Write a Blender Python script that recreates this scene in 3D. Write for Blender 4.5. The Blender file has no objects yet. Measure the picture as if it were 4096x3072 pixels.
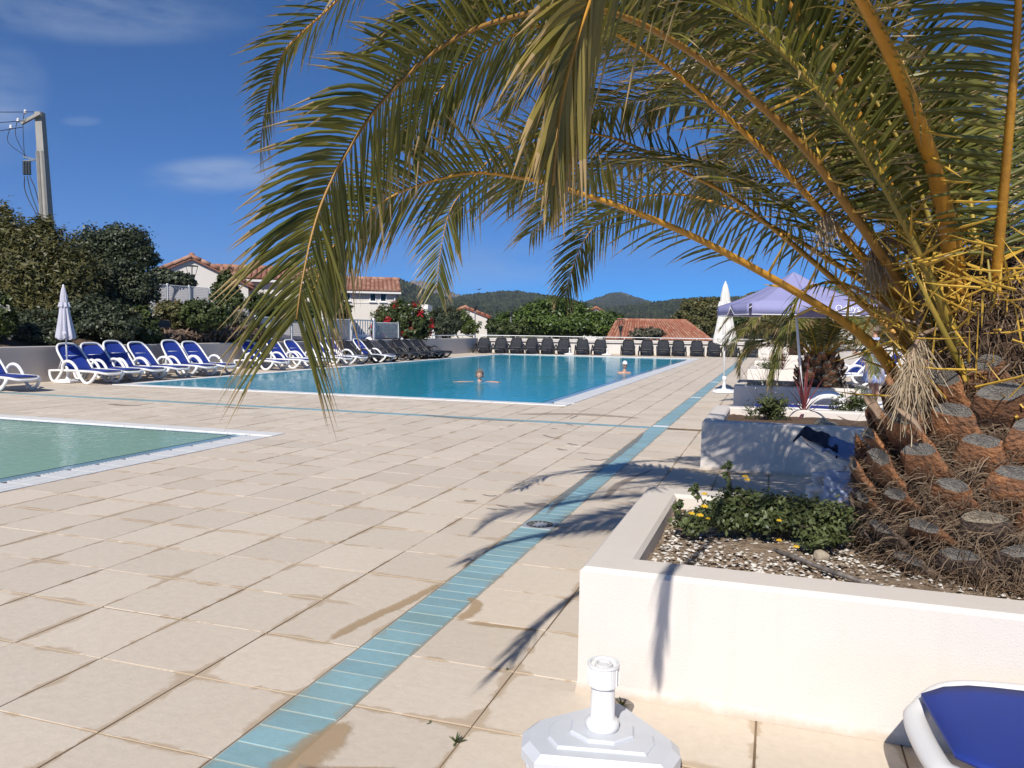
import bpy, bmesh, math, random
import numpy as np
from mathutils import Vector, Matrix

random.seed(7); rng = np.random.default_rng(7)
scn = bpy.context.scene
COL = scn.collection

# ------------------------------------------------------------------ camera
CF = 3168.97                              # focal length in photo pixels (4096 wide)
CP = Vector((2.7688, -2.6543, 1.4777)); YAW, PITCH, ROLL = -0.32043, -0.07063, 0.01544
def cam_axes():
    sy, cy, sp, cp = math.sin(YAW), math.cos(YAW), math.sin(PITCH), math.cos(PITCH)
    f = Vector((sy*cp, cy*cp, sp)); r = Vector((cy, -sy, 0)); u = r.cross(f)
    return (math.cos(ROLL)*r + math.sin(ROLL)*u, -math.sin(ROLL)*r + math.cos(ROLL)*u, f)
CR, CU, CFW = cam_axes()
cam = bpy.data.cameras.new('camera'); cam_o = bpy.data.objects.new('camera', cam); COL.objects.link(cam_o)
cam.sensor_width = 36; cam.lens = CF/4096*36; cam.clip_start = .05; cam.clip_end = 20000
m = Matrix((CR, CU, -CFW)).transposed().to_4x4(); m.translation = CP; cam_o.matrix_world = m
scn.camera = cam_o
K = 4096/2212.0
def at(x, y, d):                          # a point seen at (x, y) of the 2212 px wide picture, d metres ahead
    return CP + (CFW + CR*((x*K-2048)/CF) + CU*((1536-y*K)/CF))*d
def gr(x, y, z=0.0):
    d = CFW + CR*((x*K-2048)/CF) + CU*((1536-y*K)/CF)
    return CP + d*((z-CP.z)/d.z)
def dep(p): return (Vector(p)-CP).dot(CFW)

# ------------------------------------------------------------------ sky, sun, exposure
LDIR = Vector((-.03, 1.19, -1.0)).normalized()
w = bpy.data.worlds.new('World'); scn.world = w; w.use_nodes = True
nt = w.node_tree; nt.nodes.clear()
def N(nt, t, **kw):
    n = nt.nodes.new(t)
    for k, v in kw.items():
        if k in n.inputs: n.inputs[k].default_value = v
        else: setattr(n, k, v)
    return n
sky = N(nt, 'ShaderNodeTexSky', sky_type='NISHITA', sun_disc=False, sun_elevation=math.radians(40), sun_rotation=math.radians(180), altitude=0, air_density=.3, dust_density=.0, ozone_density=8)
tc = N(nt, 'ShaderNodeTexCoord')
mp = N(nt, 'ShaderNodeMapping'); mp.inputs['Scale'].default_value = (2.2, 2.2, 9); mp.inputs['Rotation'].default_value = (0, .12, .3)
nt.links.new(tc.outputs['Generated'], mp.inputs['Vector'])
nz = N(nt, 'ShaderNodeTexNoise', Scale=1.6, Detail=9, Roughness=.62); nt.links.new(mp.outputs[0], nz.inputs['Vector'])
total = None
# thin wisps of cirrus: (picture position, half-size across, half-size up, strength)
for (px, py, sx, sz, k) in ((470, 378, .085, .022, .55), (180, 15, .17, .035, .42), (-15, 190, .05, .05, .35), (1090, 575, .12, .035, .3), (480, 555, .06, .01, .2), (175, 262, .02, .006, .16), (-900, 250, .3, .06, .4), (2900, 200, .3, .06, .4)):
    dv = (at(px, py, 1)-CP).normalized(); side = Vector((dv.y, -dv.x, 0)).normalized(); up = side.cross(dv)*-1
    a = N(nt, 'ShaderNodeVectorMath', operation='DOT_PRODUCT'); a.inputs[1].default_value = side/sx
    b = N(nt, 'ShaderNodeVectorMath', operation='DOT_PRODUCT'); b.inputs[1].default_value = (up+side*.12)/sz
    c = N(nt, 'ShaderNodeMath', operation='SUBTRACT'); c.inputs[1].default_value = dv.dot((up+side*.12)/sz)
    a2 = N(nt, 'ShaderNodeMath', operation='SUBTRACT'); a2.inputs[1].default_value = dv.dot(side/sx)
    f = N(nt, 'ShaderNodeVectorMath', operation='DOT_PRODUCT'); f.inputs[1].default_value = dv
    ff = N(nt, 'ShaderNodeMath', operation='GREATER_THAN'); ff.inputs[1].default_value = .5
    for d in (a, b, f): nt.links.new(tc.outputs['Generated'], d.inputs[0])
    nt.links.new(a.outputs['Value'], a2.inputs[0]); nt.links.new(b.outputs['Value'], c.inputs[0]); nt.links.new(f.outputs['Value'], ff.inputs[0])
    p1 = N(nt, 'ShaderNodeMath', operation='MULTIPLY'); nt.links.new(a2.outputs[0], p1.inputs[0]); nt.links.new(a2.outputs[0], p1.inputs[1])
    p2 = N(nt, 'ShaderNodeMath', operation='MULTIPLY_ADD'); nt.links.new(c.outputs[0], p2.inputs[0]); nt.links.new(c.outputs[0], p2.inputs[1]); nt.links.new(p1.outputs[0], p2.inputs[2])
    e = N(nt, 'ShaderNodeMapRange', interpolation_type='SMOOTHSTEP'); e.inputs['From Min'].default_value = 1.3; e.inputs['From Max'].default_value = 0; e.inputs['To Min'].default_value = 0; e.inputs['To Max'].default_value = k
    nt.links.new(p2.outputs[0], e.inputs['Value'])
    g = N(nt, 'ShaderNodeMath', operation='MULTIPLY'); nt.links.new(e.outputs[0], g.inputs[0]); nt.links.new(ff.outputs[0], g.inputs[1])
    if total is None: total = g
    else:
        s = N(nt, 'ShaderNodeMath', operation='ADD'); nt.links.new(total.outputs[0], s.inputs[0]); nt.links.new(g.outputs[0], s.inputs[1]); total = s
thr = N(nt, 'ShaderNodeMapRange'); thr.inputs['From Min'].default_value = .38; thr.inputs['From Max'].default_value = .68
nt.links.new(nz.outputs['Fac'], thr.inputs['Value'])
cl = N(nt, 'ShaderNodeMath', operation='MULTIPLY', use_clamp=True); nt.links.new(total.outputs[0], cl.inputs[0]); nt.links.new(thr.outputs[0], cl.inputs[1])
mx = N(nt, 'ShaderNodeMix', data_type='RGBA'); nt.links.new(cl.outputs[0], mx.inputs[0]); hsv = N(nt, 'ShaderNodeHueSaturation', Saturation=1.33, Value=.98); hsv.inputs['Hue'].default_value = .497; nt.links.new(sky.outputs[0], hsv.inputs['Color']); nt.links.new(hsv.outputs[0], mx.inputs[6]); mx.inputs[7].default_value = (3.6, 4.2, 5.0, 1)
bg = N(nt, 'ShaderNodeBackground', Strength=.128); nt.links.new(mx.outputs[2], bg.inputs['Color'])
out = N(nt, 'ShaderNodeOutputWorld'); nt.links.new(bg.outputs[0], out.inputs['Surface'])
sun = bpy.data.lights.new('sun', 'SUN'); sun.energy = 4.3; sun.angle = math.radians(.53); sun.color = (1, .94, .86)
sun_o = bpy.data.objects.new('sun', sun); COL.objects.link(sun_o); sun_o.rotation_euler = LDIR.to_track_quat('-Z', 'Y').to_euler()
vs = scn.view_settings; vs.view_transform = 'Standard'; vs.look = 'None'; vs.gamma = 1; vs.exposure = 0.42
scn.cycles.max_bounces = 8; scn.cycles.transparent_max_bounces = 12

# ------------------------------------------------------------------ helpers
def tag(o, label=None, cat=None, group=None, kind=None):
    if label: o['label'] = label
    if cat: o['category'] = cat
    if group: o['group'] = group
    if kind: o['kind'] = kind
    return o
def empty(name, loc=(0, 0, 0), rz=0, label=None, cat=None, group=None):
    o = bpy.data.objects.new(name, None); COL.objects.link(o); o.location = loc; o.rotation_euler = (0, 0, rz); o.empty_display_size = .1
    return tag(o, label, cat, group)
def link(name, me, parent=None, loc=None):
    o = bpy.data.objects.new(name, me); COL.objects.link(o)
    if parent: o.parent = parent
    if loc is not None: o.location = loc
    return o
def copy_tree(o, parent=None):
    c = o.copy(); COL.objects.link(c)
    if parent: c.parent = parent
    for ch in o.children: copy_tree(ch, c)
    return c
class MB:
    def __init__(s): s.v = []; s.f = []; s.mi = []; s.sm = []; s.cur = 0; s.smooth = False
    def add(s, vs, fs):
        k = len(s.v); s.v += [tuple(v) for v in vs]; s.f += [tuple(i+k for i in f) for f in fs]; s.mi += [s.cur]*len(fs); s.sm += [s.smooth]*len(fs); return s
    def box(s, a, b, ch=0):
        x0, y0, z0 = a; x1, y1, z1 = b
        if not ch:
            return s.add([(x0,y0,z0),(x1,y0,z0),(x1,y1,z0),(x0,y1,z0),(x0,y0,z1),(x1,y0,z1),(x1,y1,z1),(x0,y1,z1)],
                     [(3,2,1,0),(4,5,6,7),(0,1,5,4),(1,2,6,5),(2,3,7,6),(3,0,4,7)])
        c = ch
        return s.add([(x0,y0,z0),(x1,y0,z0),(x1,y1,z0),(x0,y1,z0),(x0,y0,z1-c),(x1,y0,z1-c),(x1,y1,z1-c),(x0,y1,z1-c),(x0+c,y0+c,z1),(x1-c,y0+c,z1),(x1-c,y1-c,z1),(x0+c,y1-c,z1)],
                     [(3,2,1,0),(0,1,5,4),(1,2,6,5),(2,3,7,6),(3,0,4,7),(4,5,9,8),(5,6,10,9),(6,7,11,10),(7,4,8,11),(8,9,10,11)])
    def bar(s, p, q, w, h=None):
        h = h or w; p = Vector(p); q = Vector(q); t = (q-p).normalized(); a = t.cross(Vector((0,0,1)))
        if a.length < 1e-3: a = Vector((1,0,0))
        a.normalize(); b = a.cross(t); a = a*w/2; b = b*h/2
        return s.add([p-a-b, p+a-b, p+a+b, p-a+b, q-a-b, q+a-b, q+a+b, q-a+b], [(3,2,1,0),(4,5,6,7),(0,1,5,4),(1,2,6,5),(2,3,7,6),(3,0,4,7)])
    def tube(s, pts, rad, n=8, cap=True, sq=1.0, ref=None):
        pts = [Vector(p) for p in pts]; m_ = len(pts); R = rad if isinstance(rad, (list, tuple)) else [rad]*m_
        vs = []; a = None
        for i in range(m_):
            t = (pts[min(i+1, m_-1)]-pts[max(i-1, 0)]).normalized()
            if a is None:
                a = ref or Vector((0,0,1)); a = Vector(a)
                if abs(a.dot(t)) > .95: a = Vector((1,0,0))
            a = (a - t*a.dot(t)).normalized(); b = t.cross(a)
            for k in range(n):
                th = 2*math.pi*k/n; vs.append(pts[i] + a*(math.cos(th)*R[i]*sq) + b*(math.sin(th)*R[i]))
        fs = [(i*n+k, i*n+(k+1) % n, (i+1)*n+(k+1) % n, (i+1)*n+k) for i in range(m_-1) for k in range(n)]
        if cap: fs += [tuple(range(n))[::-1], tuple((m_-1)*n+k for k in range(n))]
        return s.add(vs, fs)
    def lathe(s, prof, n=16, c=(0,0,0), cap=True):
        vs = []; 
        for (r, z) in prof:
            for k in range(n):
                th = 2*math.pi*k/n; vs.append((c[0]+r*math.cos(th), c[1]+r*math.sin(th), c[2]+z))
        m_ = len(prof)
        fs = [(i*n+k, i*n+(k+1) % n, (i+1)*n+(k+1) % n, (i+1)*n+k) for i in range(m_-1) for k in range(n)]
        if cap: fs += [tuple(range(n))[::-1], tuple((m_-1)*n+k for k in range(n))]
        return s.add(vs, fs)
    def prism(s, poly, z0, z1, ch=0):
        n = len(poly); cx = sum(p[0] for p in poly)/n; cy = sum(p[1] for p in poly)/n
        vs = [(x, y, z0) for x, y in poly] + [(x, y, z1-ch) for x, y in poly]
        fs = [tuple(range(n))[::-1]] + [(i, (i+1) % n, n+(i+1) % n, n+i) for i in range(n)]
        if ch:
            def ins(x, y):
                L = math.hypot(x-cx, y-cy); k = max(0, 1-ch*1.3/max(L, 1e-4)); return (cx+(x-cx)*k, cy+(y-cy)*k)
            vs += [ins(x, y)+(z1,) for x, y in poly]
            fs += [(n+i, n+(i+1) % n, 2*n+(i+1) % n, 2*n+i) for i in range(n)] + [tuple(range(2*n, 3*n))]
        else: fs += [tuple(range(n, 2*n))]
        return s.add(vs, fs)
    def mesh(s, name, mats):
        me = bpy.data.meshes.new(name); me.from_pydata(s.v, [], s.f)
        for mt in (mats if isinstance(mats, (list, tuple)) else [mats]): me.materials.append(mt)
        me.polygons.foreach_set('material_index', s.mi); me.polygons.foreach_set('use_smooth', s.sm); me.update(); return me
    def build(s, name, mats, parent=None, loc=None): return link(name, s.mesh(name, mats), parent, loc)
def spline(pts, n):
    P = [Vector(p) for p in pts]; P = [P[0]*2-P[1]] + P + [P[-1]*2-P[-2]]; o = []; segs = len(P)-3
    for i in range(n):
        u = i/(n-1)*segs; k = min(int(u), segs-1); t = u-k; a, b, c, d = P[k:k+4]
        o.append(.5*((2*b) + (c-a)*t + (2*a-5*b+4*c-d)*t*t + (3*b-a-3*c+d)*t**3))
    return o
def lerp(a, b, t): return a+(b-a)*t
def interp(x, xs, ys): return float(np.interp(x, xs, ys))

# ------------------------------------------------------------------ materials
def mat(name, col, rough=.7, var=0, scale=4, bump=0, bscale=60, col2=None, metal=0, spec=.5, trans=0, objrand=0, coords='pos', detail=6):
    mt = bpy.data.materials.new(name); mt.use_nodes = True; t = mt.node_tree; t.nodes.clear()
    bs = N(t, 'ShaderNodeBsdfPrincipled', Roughness=rough, Metallic=metal); bs.inputs['Specular IOR Level'].default_value = spec
    o = N(t, 'ShaderNodeOutputMaterial'); t.links.new(bs.outputs[0], o.inputs[0])
    geo = N(t, 'ShaderNodeNewGeometry'); ps = geo.outputs['Position']
    if coords == 'obj': ps = N(t, 'ShaderNodeTexCoord').outputs['Object']
    c = None
    if var or col2:
        nz = N(t, 'ShaderNodeTexNoise', Scale=scale, Detail=detail, Roughness=.6); t.links.new(ps, nz.inputs['Vector'])
        mr = N(t, 'ShaderNodeMapRange'); mr.inputs['From Min'].default_value = .3; mr.inputs['From Max'].default_value = .7; t.links.new(nz.outputs['Fac'], mr.inputs['Value'])
        mx = N(t, 'ShaderNodeMix', data_type='RGBA'); t.links.new(mr.outputs[0], mx.inputs[0])
        c2 = col2 or tuple(v*(1-var) for v in col)
        mx.inputs[6].default_value = (*c2, 1); mx.inputs[7].default_value = (*col, 1); c = mx.outputs[2]
    if objrand:
        oi = N(t, 'ShaderNodeObjectInfo'); mr2 = N(t, 'ShaderNodeMapRange'); mr2.inputs['To Min'].default_value = 1-objrand; mr2.inputs['To Max'].default_value = 1+objrand
        t.links.new(oi.outputs['Random'], mr2.inputs['Value'])
        hs = N(t, 'ShaderNodeHueSaturation'); t.links.new(mr2.outputs[0], hs.inputs['Value'])
        if c: t.links.new(c, hs.inputs['Color'])
        else: hs.inputs['Color'].default_value = (*col, 1)
        c = hs.outputs[0]
    if c: t.links.new(c, bs.inputs['Base Color'])
    else: bs.inputs['Base Color'].default_value = (*col, 1)
    if bump:
        n2 = N(t, 'ShaderNodeTexNoise', Scale=bscale, Detail=4); t.links.new(ps, n2.inputs['Vector'])
        bp = N(t, 'ShaderNodeBump', Strength=bump, Distance=.02); t.links.new(n2.outputs['Fac'], bp.inputs['Height']); t.links.new(bp.outputs[0], bs.inputs['Normal'])
    return mt
def leafmat(name, c1, c2, tip=None, trans=.35, rough=.45, spec=.4):
    """leaf: colour by the face attribute rnd, dry tip by attribute tt, thin enough to glow against the light"""
    mt = bpy.data.materials.new(name); mt.use_nodes = True; t = mt.node_tree; t.nodes.clear()
    a = N(t, 'ShaderNodeAttribute', attribute_name='rnd')
    mx = N(t, 'ShaderNodeMix', data_type='RGBA'); t.links.new(a.outputs['Fac'], mx.inputs[0]); mx.inputs[6].default_value = (*c1, 1); mx.inputs[7].default_value = (*c2, 1)
    c = mx.outputs[2]
    if tip:
        b = N(t, 'ShaderNodeAttribute', attribute_name='tt')
        rp = N(t, 'ShaderNodeMapRange'); rp.inputs['From Min'].default_value = .72; rp.inputs['From Max'].default_value = 1.0; t.links.new(b.outputs['Fac'], rp.inputs['Value'])
        m2 = N(t, 'ShaderNodeMix', data_type='RGBA'); t.links.new(rp.outputs[0], m2.inputs[0]); t.links.new(c, m2.inputs[6]); m2.inputs[7].default_value = (*tip, 1); c = m2.outputs[2]
    bs = N(t, 'ShaderNodeBsdfPrincipled', Roughness=rough); bs.inputs['Specular IOR Level'].default_value = spec; t.links.new(c, bs.inputs['Base Color'])
    tr = N(t, 'ShaderNodeBsdfTranslucent')
    g = N(t, 'ShaderNodeMix', data_type='RGBA', blend_type='MULTIPLY'); g.inputs[0].default_value = 1; t.links.new(c, g.inputs[6]); g.inputs[7].default_value = (1.25, 1.15, .5, 1); t.links.new(g.outputs[2], tr.inputs['Color'])
    ms = N(t, 'ShaderNodeMixShader'); ms.inputs[0].default_value = trans; t.links.new(bs.outputs[0], ms.inputs[1]); t.links.new(tr.outputs[0], ms.inputs[2])
    o = N(t, 'ShaderNodeOutputMaterial'); t.links.new(ms.outputs[0], o.inputs[0]); return mt
M = {}
def splash(mt, top):
    """grime thrown up from the paving on the lowest hand's breadth of a wall, and faint run-off marks"""
    t = mt.node_tree; L = t.links.new; bs = next(n for n in t.nodes if n.type == 'BSDF_PRINCIPLED'); src = bs.inputs['Base Color'].links[0].from_socket
    geo = N(t, 'ShaderNodeNewGeometry'); sx = N(t, 'ShaderNodeSeparateXYZ'); L(geo.outputs['Position'], sx.inputs[0]); nz = N(t, 'ShaderNodeTexNoise', Scale=7, Detail=7, Roughness=.7); L(geo.outputs['Position'], nz.inputs['Vector'])
    h = N(t, 'ShaderNodeMath', operation='MULTIPLY_ADD'); L(nz.outputs['Fac'], h.inputs[0]); h.inputs[1].default_value = -top*1.6; L(sx.outputs[2], h.inputs[2])
    r = N(t, 'ShaderNodeMapRange', interpolation_type='SMOOTHSTEP'); r.inputs['From Min'].default_value = top*.1; r.inputs['From Max'].default_value = -top*.8; r.inputs['To Max'].default_value = .55; L(h.outputs[0], r.inputs['Value'])
    m = N(t, 'ShaderNodeMix', data_type='RGBA'); L(r.outputs[0], m.inputs[0]); L(src, m.inputs[6]); m.inputs[7].default_value = (.42, .31, .19, 1)
    mp = N(t, 'ShaderNodeMapping'); mp.inputs['Scale'].default_value = (9, 9, .8); L(geo.outputs['Position'], mp.inputs[0]); n2 = N(t, 'ShaderNodeTexNoise', Scale=1, Detail=5, Roughness=.6); L(mp.outputs[0], n2.inputs['Vector'])
    r2 = N(t, 'ShaderNodeMapRange'); r2.inputs['From Min'].default_value = .56; r2.inputs['From Max'].default_value = .8; r2.inputs['To Max'].default_value = .22; L(n2.outputs['Fac'], r2.inputs['Value'])
    m2 = N(t, 'ShaderNodeMix', data_type='RGBA'); L(r2.outputs[0], m2.inputs[0]); L(m.outputs[2], m2.inputs[6]); m2.inputs[7].default_value = (.50, .44, .36, 1); L(m2.outputs[2], bs.inputs['Base Color'])
M['white_wall'] = mat('white_render', (.72, .68, .63), .85, var=.06, scale=1.2, bump=.2, bscale=200)
M['planter'] = mat('planter_render', (.70, .645, .585), .88, var=.07, scale=1.3, bump=.16, bscale=160)
splash(M['planter'], .06); splash(M['white_wall'], .08)
M['wall_grey'] = mat('beige_render', (.60, .55, .50), .88, var=.12, scale=.7, bump=.3, bscale=150)
M['plastic'] = mat('white_plastic', (.80, .80, .79), .32, var=.05, scale=3)
M['dark_plastic'] = mat('anthracite_plastic', (.028, .030, .036), .42, var=.1, scale=3)
M['blue_sling'] = mat('blue_sling', (.014, .042, .29), .62, var=.12, scale=6, bump=.25, bscale=900)
M['dark_sling'] = mat('dark_sling', (.022, .024, .030), .6, var=.15, scale=6)
M['white_metal'] = mat('white_metal', (.78, .78, .77), .4, var=.06, scale=3)
M['grey_metal'] = mat('grey_metal', (.25, .26, .27), .45, metal=.6)
M['dark_metal'] = mat('dark_metal', (.03, .035, .035), .5)
M['concrete'] = mat('pole_concrete', (.36, .345, .31), .9, var=.2, scale=3, bump=.4, bscale=40)
M['soil'] = mat('soil', (.16, .10, .06), .95, col2=(.09, .055, .035), scale=14, bump=1, bscale=60)
M['glass_dark'] = mat('window_glass', (.012, .014, .016), .15, spec=.3)
# ------------------------------------------------------------------ deck, pools, walls
def tilemat(name, col, alt, strip=False):
    mt = bpy.data.materials.new(name); mt.use_nodes = True; t = mt.node_tree; t.nodes.clear()
    L = t.links.new
    geo = N(t, 'ShaderNodeNewGeometry'); sx = N(t, 'ShaderNodeSeparateXYZ'); L(geo.outputs['Position'], sx.inputs[0])
    wn = N(t, 'ShaderNodeTexWhiteNoise', noise_dimensions='2D')
    # one random value per tile, from its place in the grid
    def flo(o, s, off):
        a = N(t, 'ShaderNodeMath', operation='MULTIPLY_ADD'); L(o, a.inputs[0]); a.inputs[1].default_value = s; a.inputs[2].default_value = off
        b = N(t, 'ShaderNodeMath', operation='FLOOR'); L(a.outputs[0], b.inputs[0]); return a, b
    sh = N(t, 'ShaderNodeMath', operation='GREATER_THAN'); L(sx.outputs[0], sh.inputs[0]); sh.inputs[1].default_value = 1.13   # the grid right of the strip is set off by half a tile
    xx = N(t, 'ShaderNodeMath', operation='MULTIPLY_ADD'); L(sh.outputs[0], xx.inputs[0]); xx.inputs[1].default_value = .25; L(sx.outputs[0], xx.inputs[2])
    ax, fx = flo(xx.outputs[0], 2, 100); ay, fy = flo(sx.outputs[1], 2 if not strip else 8, 100)
    cv = N(t, 'ShaderNodeCombineXYZ'); L(fx.outputs[0], cv.inputs[0]); L(fy.outputs[0], cv.inputs[1]); L(cv.outputs[0], wn.inputs['Vector'])
    # distance to the nearest joint
    def edge(a):
        f = N(t, 'ShaderNodeMath', operation='FRACT'); L(a.outputs[0], f.inputs[0])
        p = N(t, 'ShaderNodeMath', operation='PINGPONG'); L(f.outputs[0], p.inputs[0]); p.inputs[1].default_value = .5; return p
    mn = N(t, 'ShaderNodeMath', operation='MINIMUM'); L(edge(ax).outputs[0], mn.inputs[0]); L(edge(ay).outputs[0], mn.inputs[1])
    n1 = N(t, 'ShaderNodeTexNoise', Scale=1.1, Detail=6, Roughness=.65); L(geo.outputs['Position'], n1.inputs['Vector'])
    n2 = N(t, 'ShaderNodeTexNoise', Scale=22, Detail=8, Roughness=.7); L(geo.outputs['Position'], n2.inputs['Vector'])
    n3 = N(t, 'ShaderNodeTexNoise', Scale=3.2, Detail=5, Roughness=.6, Distortion=.6); L(geo.outputs['Position'], n3.inputs['Vector'])
    base = N(t, 'ShaderNodeMix', data_type='RGBA'); L(n1.outputs['Fac'], base.inputs[0]); base.inputs[6].default_value = (*col, 1); base.inputs[7].default_value = (*alt, 1)
    v = N(t, 'ShaderNodeMapRange'); v.inputs['To Min'].default_value = .92; v.inputs['To Max'].default_value = 1.04; L(wn.outputs['Value'], v.inputs['Value'])
    g = N(t, 'ShaderNodeMapRange'); g.inputs['From Min'].default_value = .3; g.inputs['From Max'].default_value = .7; g.inputs['To Min'].default_value = .93; g.inputs['To Max'].default_value = 1.05; L(n2.outputs['Fac'], g.inputs['Value'])
    vm = N(t, 'ShaderNodeMath', operation='MULTIPLY'); L(v.outputs[0], vm.inputs[0]); L(g.outputs[0], vm.inputs[1])
    hs = N(t, 'ShaderNodeHueSaturation'); L(base.outputs[2], hs.inputs['Color']); L(vm.outputs[0], hs.inputs['Value'])
    # ochre dirt creeping from the joints where water stands
    w1 = N(t, 'ShaderNodeMapRange'); w1.inputs['From Min'].default_value = .47; w1.inputs['From Max'].default_value = .72; w1.inputs['To Min'].default_value = .008; w1.inputs['To Max'].default_value = .16; L(n3.outputs['Fac'], w1.inputs['Value'])
    dv = N(t, 'ShaderNodeMath', operation='DIVIDE'); L(mn.outputs[0], dv.inputs[0]); L(w1.outputs[0], dv.inputs[1])
    st = N(t, 'ShaderNodeMapRange', interpolation_type='SMOOTHSTEP'); st.inputs['From Min'].default_value = 1.0; st.inputs['From Max'].default_value = .35; st.inputs['To Min'].default_value = 0; st.inputs['To Max'].default_value = .5 if not strip else .3; L(dv.outputs[0], st.inputs['Value'])
    m2 = N(t, 'ShaderNodeMix', data_type='RGBA'); L(st.outputs[0], m2.inputs[0]); L(hs.outputs[0], m2.inputs[6]); m2.inputs[7].default_value = (.36, .24, .12, 1)
    c = m2.outputs[2]
    if strip:
        n4 = N(t, 'ShaderNodeTexNoise', Scale=1.7, Detail=5, Roughness=.6); L(geo.outputs['Position'], n4.inputs['Vector'])
        r4 = N(t, 'ShaderNodeMapRange'); r4.inputs['From Min'].default_value = .45; r4.inputs['From Max'].default_value = .75; r4.inputs['To Max'].default_value = .55; L(n4.outputs['Fac'], r4.inputs['Value'])
        m3 = N(t, 'ShaderNodeMix', data_type='RGBA'); L(r4.outputs[0], m3.inputs[0]); L(c, m3.inputs[6]); m3.inputs[7].default_value = (.22, .27, .20, 1); c = m3.outputs[2]
    bs = N(t, 'ShaderNodeBsdfPrincipled', Roughness=.72 if not strip else .42); bs.inputs['Specular IOR Level'].default_value = .35; L(c, bs.inputs['Base Color'])
    bp = N(t, 'ShaderNodeBump', Strength=.25, Distance=.01); L(n2.outputs['Fac'], bp.inputs['Height']); L(bp.outputs[0], bs.inputs['Normal'])
    o = N(t, 'ShaderNodeOutputMaterial'); L(bs.outputs[0], o.inputs[0]); return mt
M['tile'] = tilemat('cream_stone_tile', (.62, .525, .415), (.68, .60, .495))
M['blue_tile'] = tilemat('turquoise_tile', (.25, .41, .46), (.29, .47, .49), True)
M['joint'] = mat('joint_mortar', (.34, .24, .14), .95, col2=(.10, .07, .045), scale=2.3, bump=.6, bscale=120)
M['coping'] = mat('white_coping', (.80, .79, .76), .5, var=.08, scale=5)
M['grate'] = mat('grey_white_grate', (.62, .63, .64), .45, var=.1, scale=8)
M['dark_gap'] = mat('channel_dark', (.03, .035, .04), .7)

deck = tag(link('pool_deck', MB().add([(-14.2,-6,-.0045),(9,-6,-.0045),(9,1,-.0045),(-10,1,-.0045),(-14.2,1,-.0045), (-14.2,6.5,-.0045),(-10,6.5,-.0045),(-3.5,6.5,-.0045),(-3.5,1,-.0045),(9,6.5,-.0045),
    (-14.2,12,-.0045),(-12,12,-.0045),(-1,12,-.0045),(9,12,-.0045),(-14.2,40,-.0045),(-12,40,-.0045),(-1,40,-.0045),(9,40,-.0045),(-14.2,48,-.0045),(9,48,-.0045)],
    [(0,1,2,8,3,4),(4,3,6,5),(8,2,9,7),(5,6,7,9,13,12,11,10),(10,11,15,14),(12,13,17,16),(14,15,16,17,19,18)]).mesh('pool_deck', M['joint'])), kind='structure')
PLANTERS = [(2.05,.42,5.4,2.2),(2.05,5.95,4.9,7.9),(2.08,12.05,4.35,13.85),(2.1,18.6,4.4,20.4),(2.12,24.8,4.4,26.6),(2.15,32.4,4.4,34.2)]
def blocked(x, y):
    if -12 < x < -1 and 12 < y < 40: return True
    if -10 < x < -3.5 and 1 < y < 6.5: return True
    if y > 41.3 + (x+14)*.31: return True
    for (a, b, c, d) in PLANTERS:
        if a+.3 < x < c-.3 and b+.3 < y < d-.3: return True
    return False
def seen(p):
    d = dep(p)
    if d < .5: return None
    q = Vector(p)-CP; u = 1106+q.dot(CR)/d*CF/K; v = 829.5-q.dot(CU)/d*CF/K
    return (u, v, d) if -150 < u < 2360 and v < 1850 else None
cells = []
rows = [(-4+.5*j, -4+.5*j+.5) for j in range(26)] + [(9.0, 9.25)] + [(9.5+.5*j, 10+.5*j) for j in range(76)]
cols = [(-14+.5*i, -13.5+.5*i) for i in range(30)] + [(1.26 if i == 0 else 1.25+.5*i, 1.75+.5*i) for i in range(15)]
for (x0, x1) in cols:
    for (y0, y1) in rows:
        cx, cy = (x0+x1)/2, (y0+y1)/2
        if blocked(cx, cy): continue
        s = seen((cx, cy, 0))
        if s is None and not (cy < 4): continue
        big = s is not None and 0 < s[0] < 2212 and s[1] < 1690
        cells.append((s[2] if big else 1e3, x0, x1, y0, y1))
cells.sort()
def tile_mesh(w_, h_):
    g = .0032
    return MB().box((-w_/2+g, -h_/2+g, -.02), (w_/2-g, h_/2-g, 0), .0016).mesh('deck_tile', M['tile'])
tm = {}
rest = MB()
for k, (d, x0, x1, y0, y1) in enumerate(cells):
    cx, cy = (x0+x1)/2, (y0+y1)/2; z = random.uniform(-.0015, .0015)
    if k < 300:
        key = (round(x1-x0, 3), round(y1-y0, 3))
        if key not in tm: tm[key] = tile_mesh(*key)
        o = link('deck_tile', tm[key], deck, (cx+random.uniform(-.002,.002), cy+random.uniform(-.002,.002), z)); o.rotation_euler = (random.uniform(-.002,.002), random.uniform(-.002,.002), random.uniform(-.004,.004))
    else:
        g = .004 + random.uniform(0, .002); rest.box((x0+g, y0+g, -.02), (x1-g, y1-g, z), .002)
tag(rest.build('deck_tiles', M['tile'], deck), kind='stuff')
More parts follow.
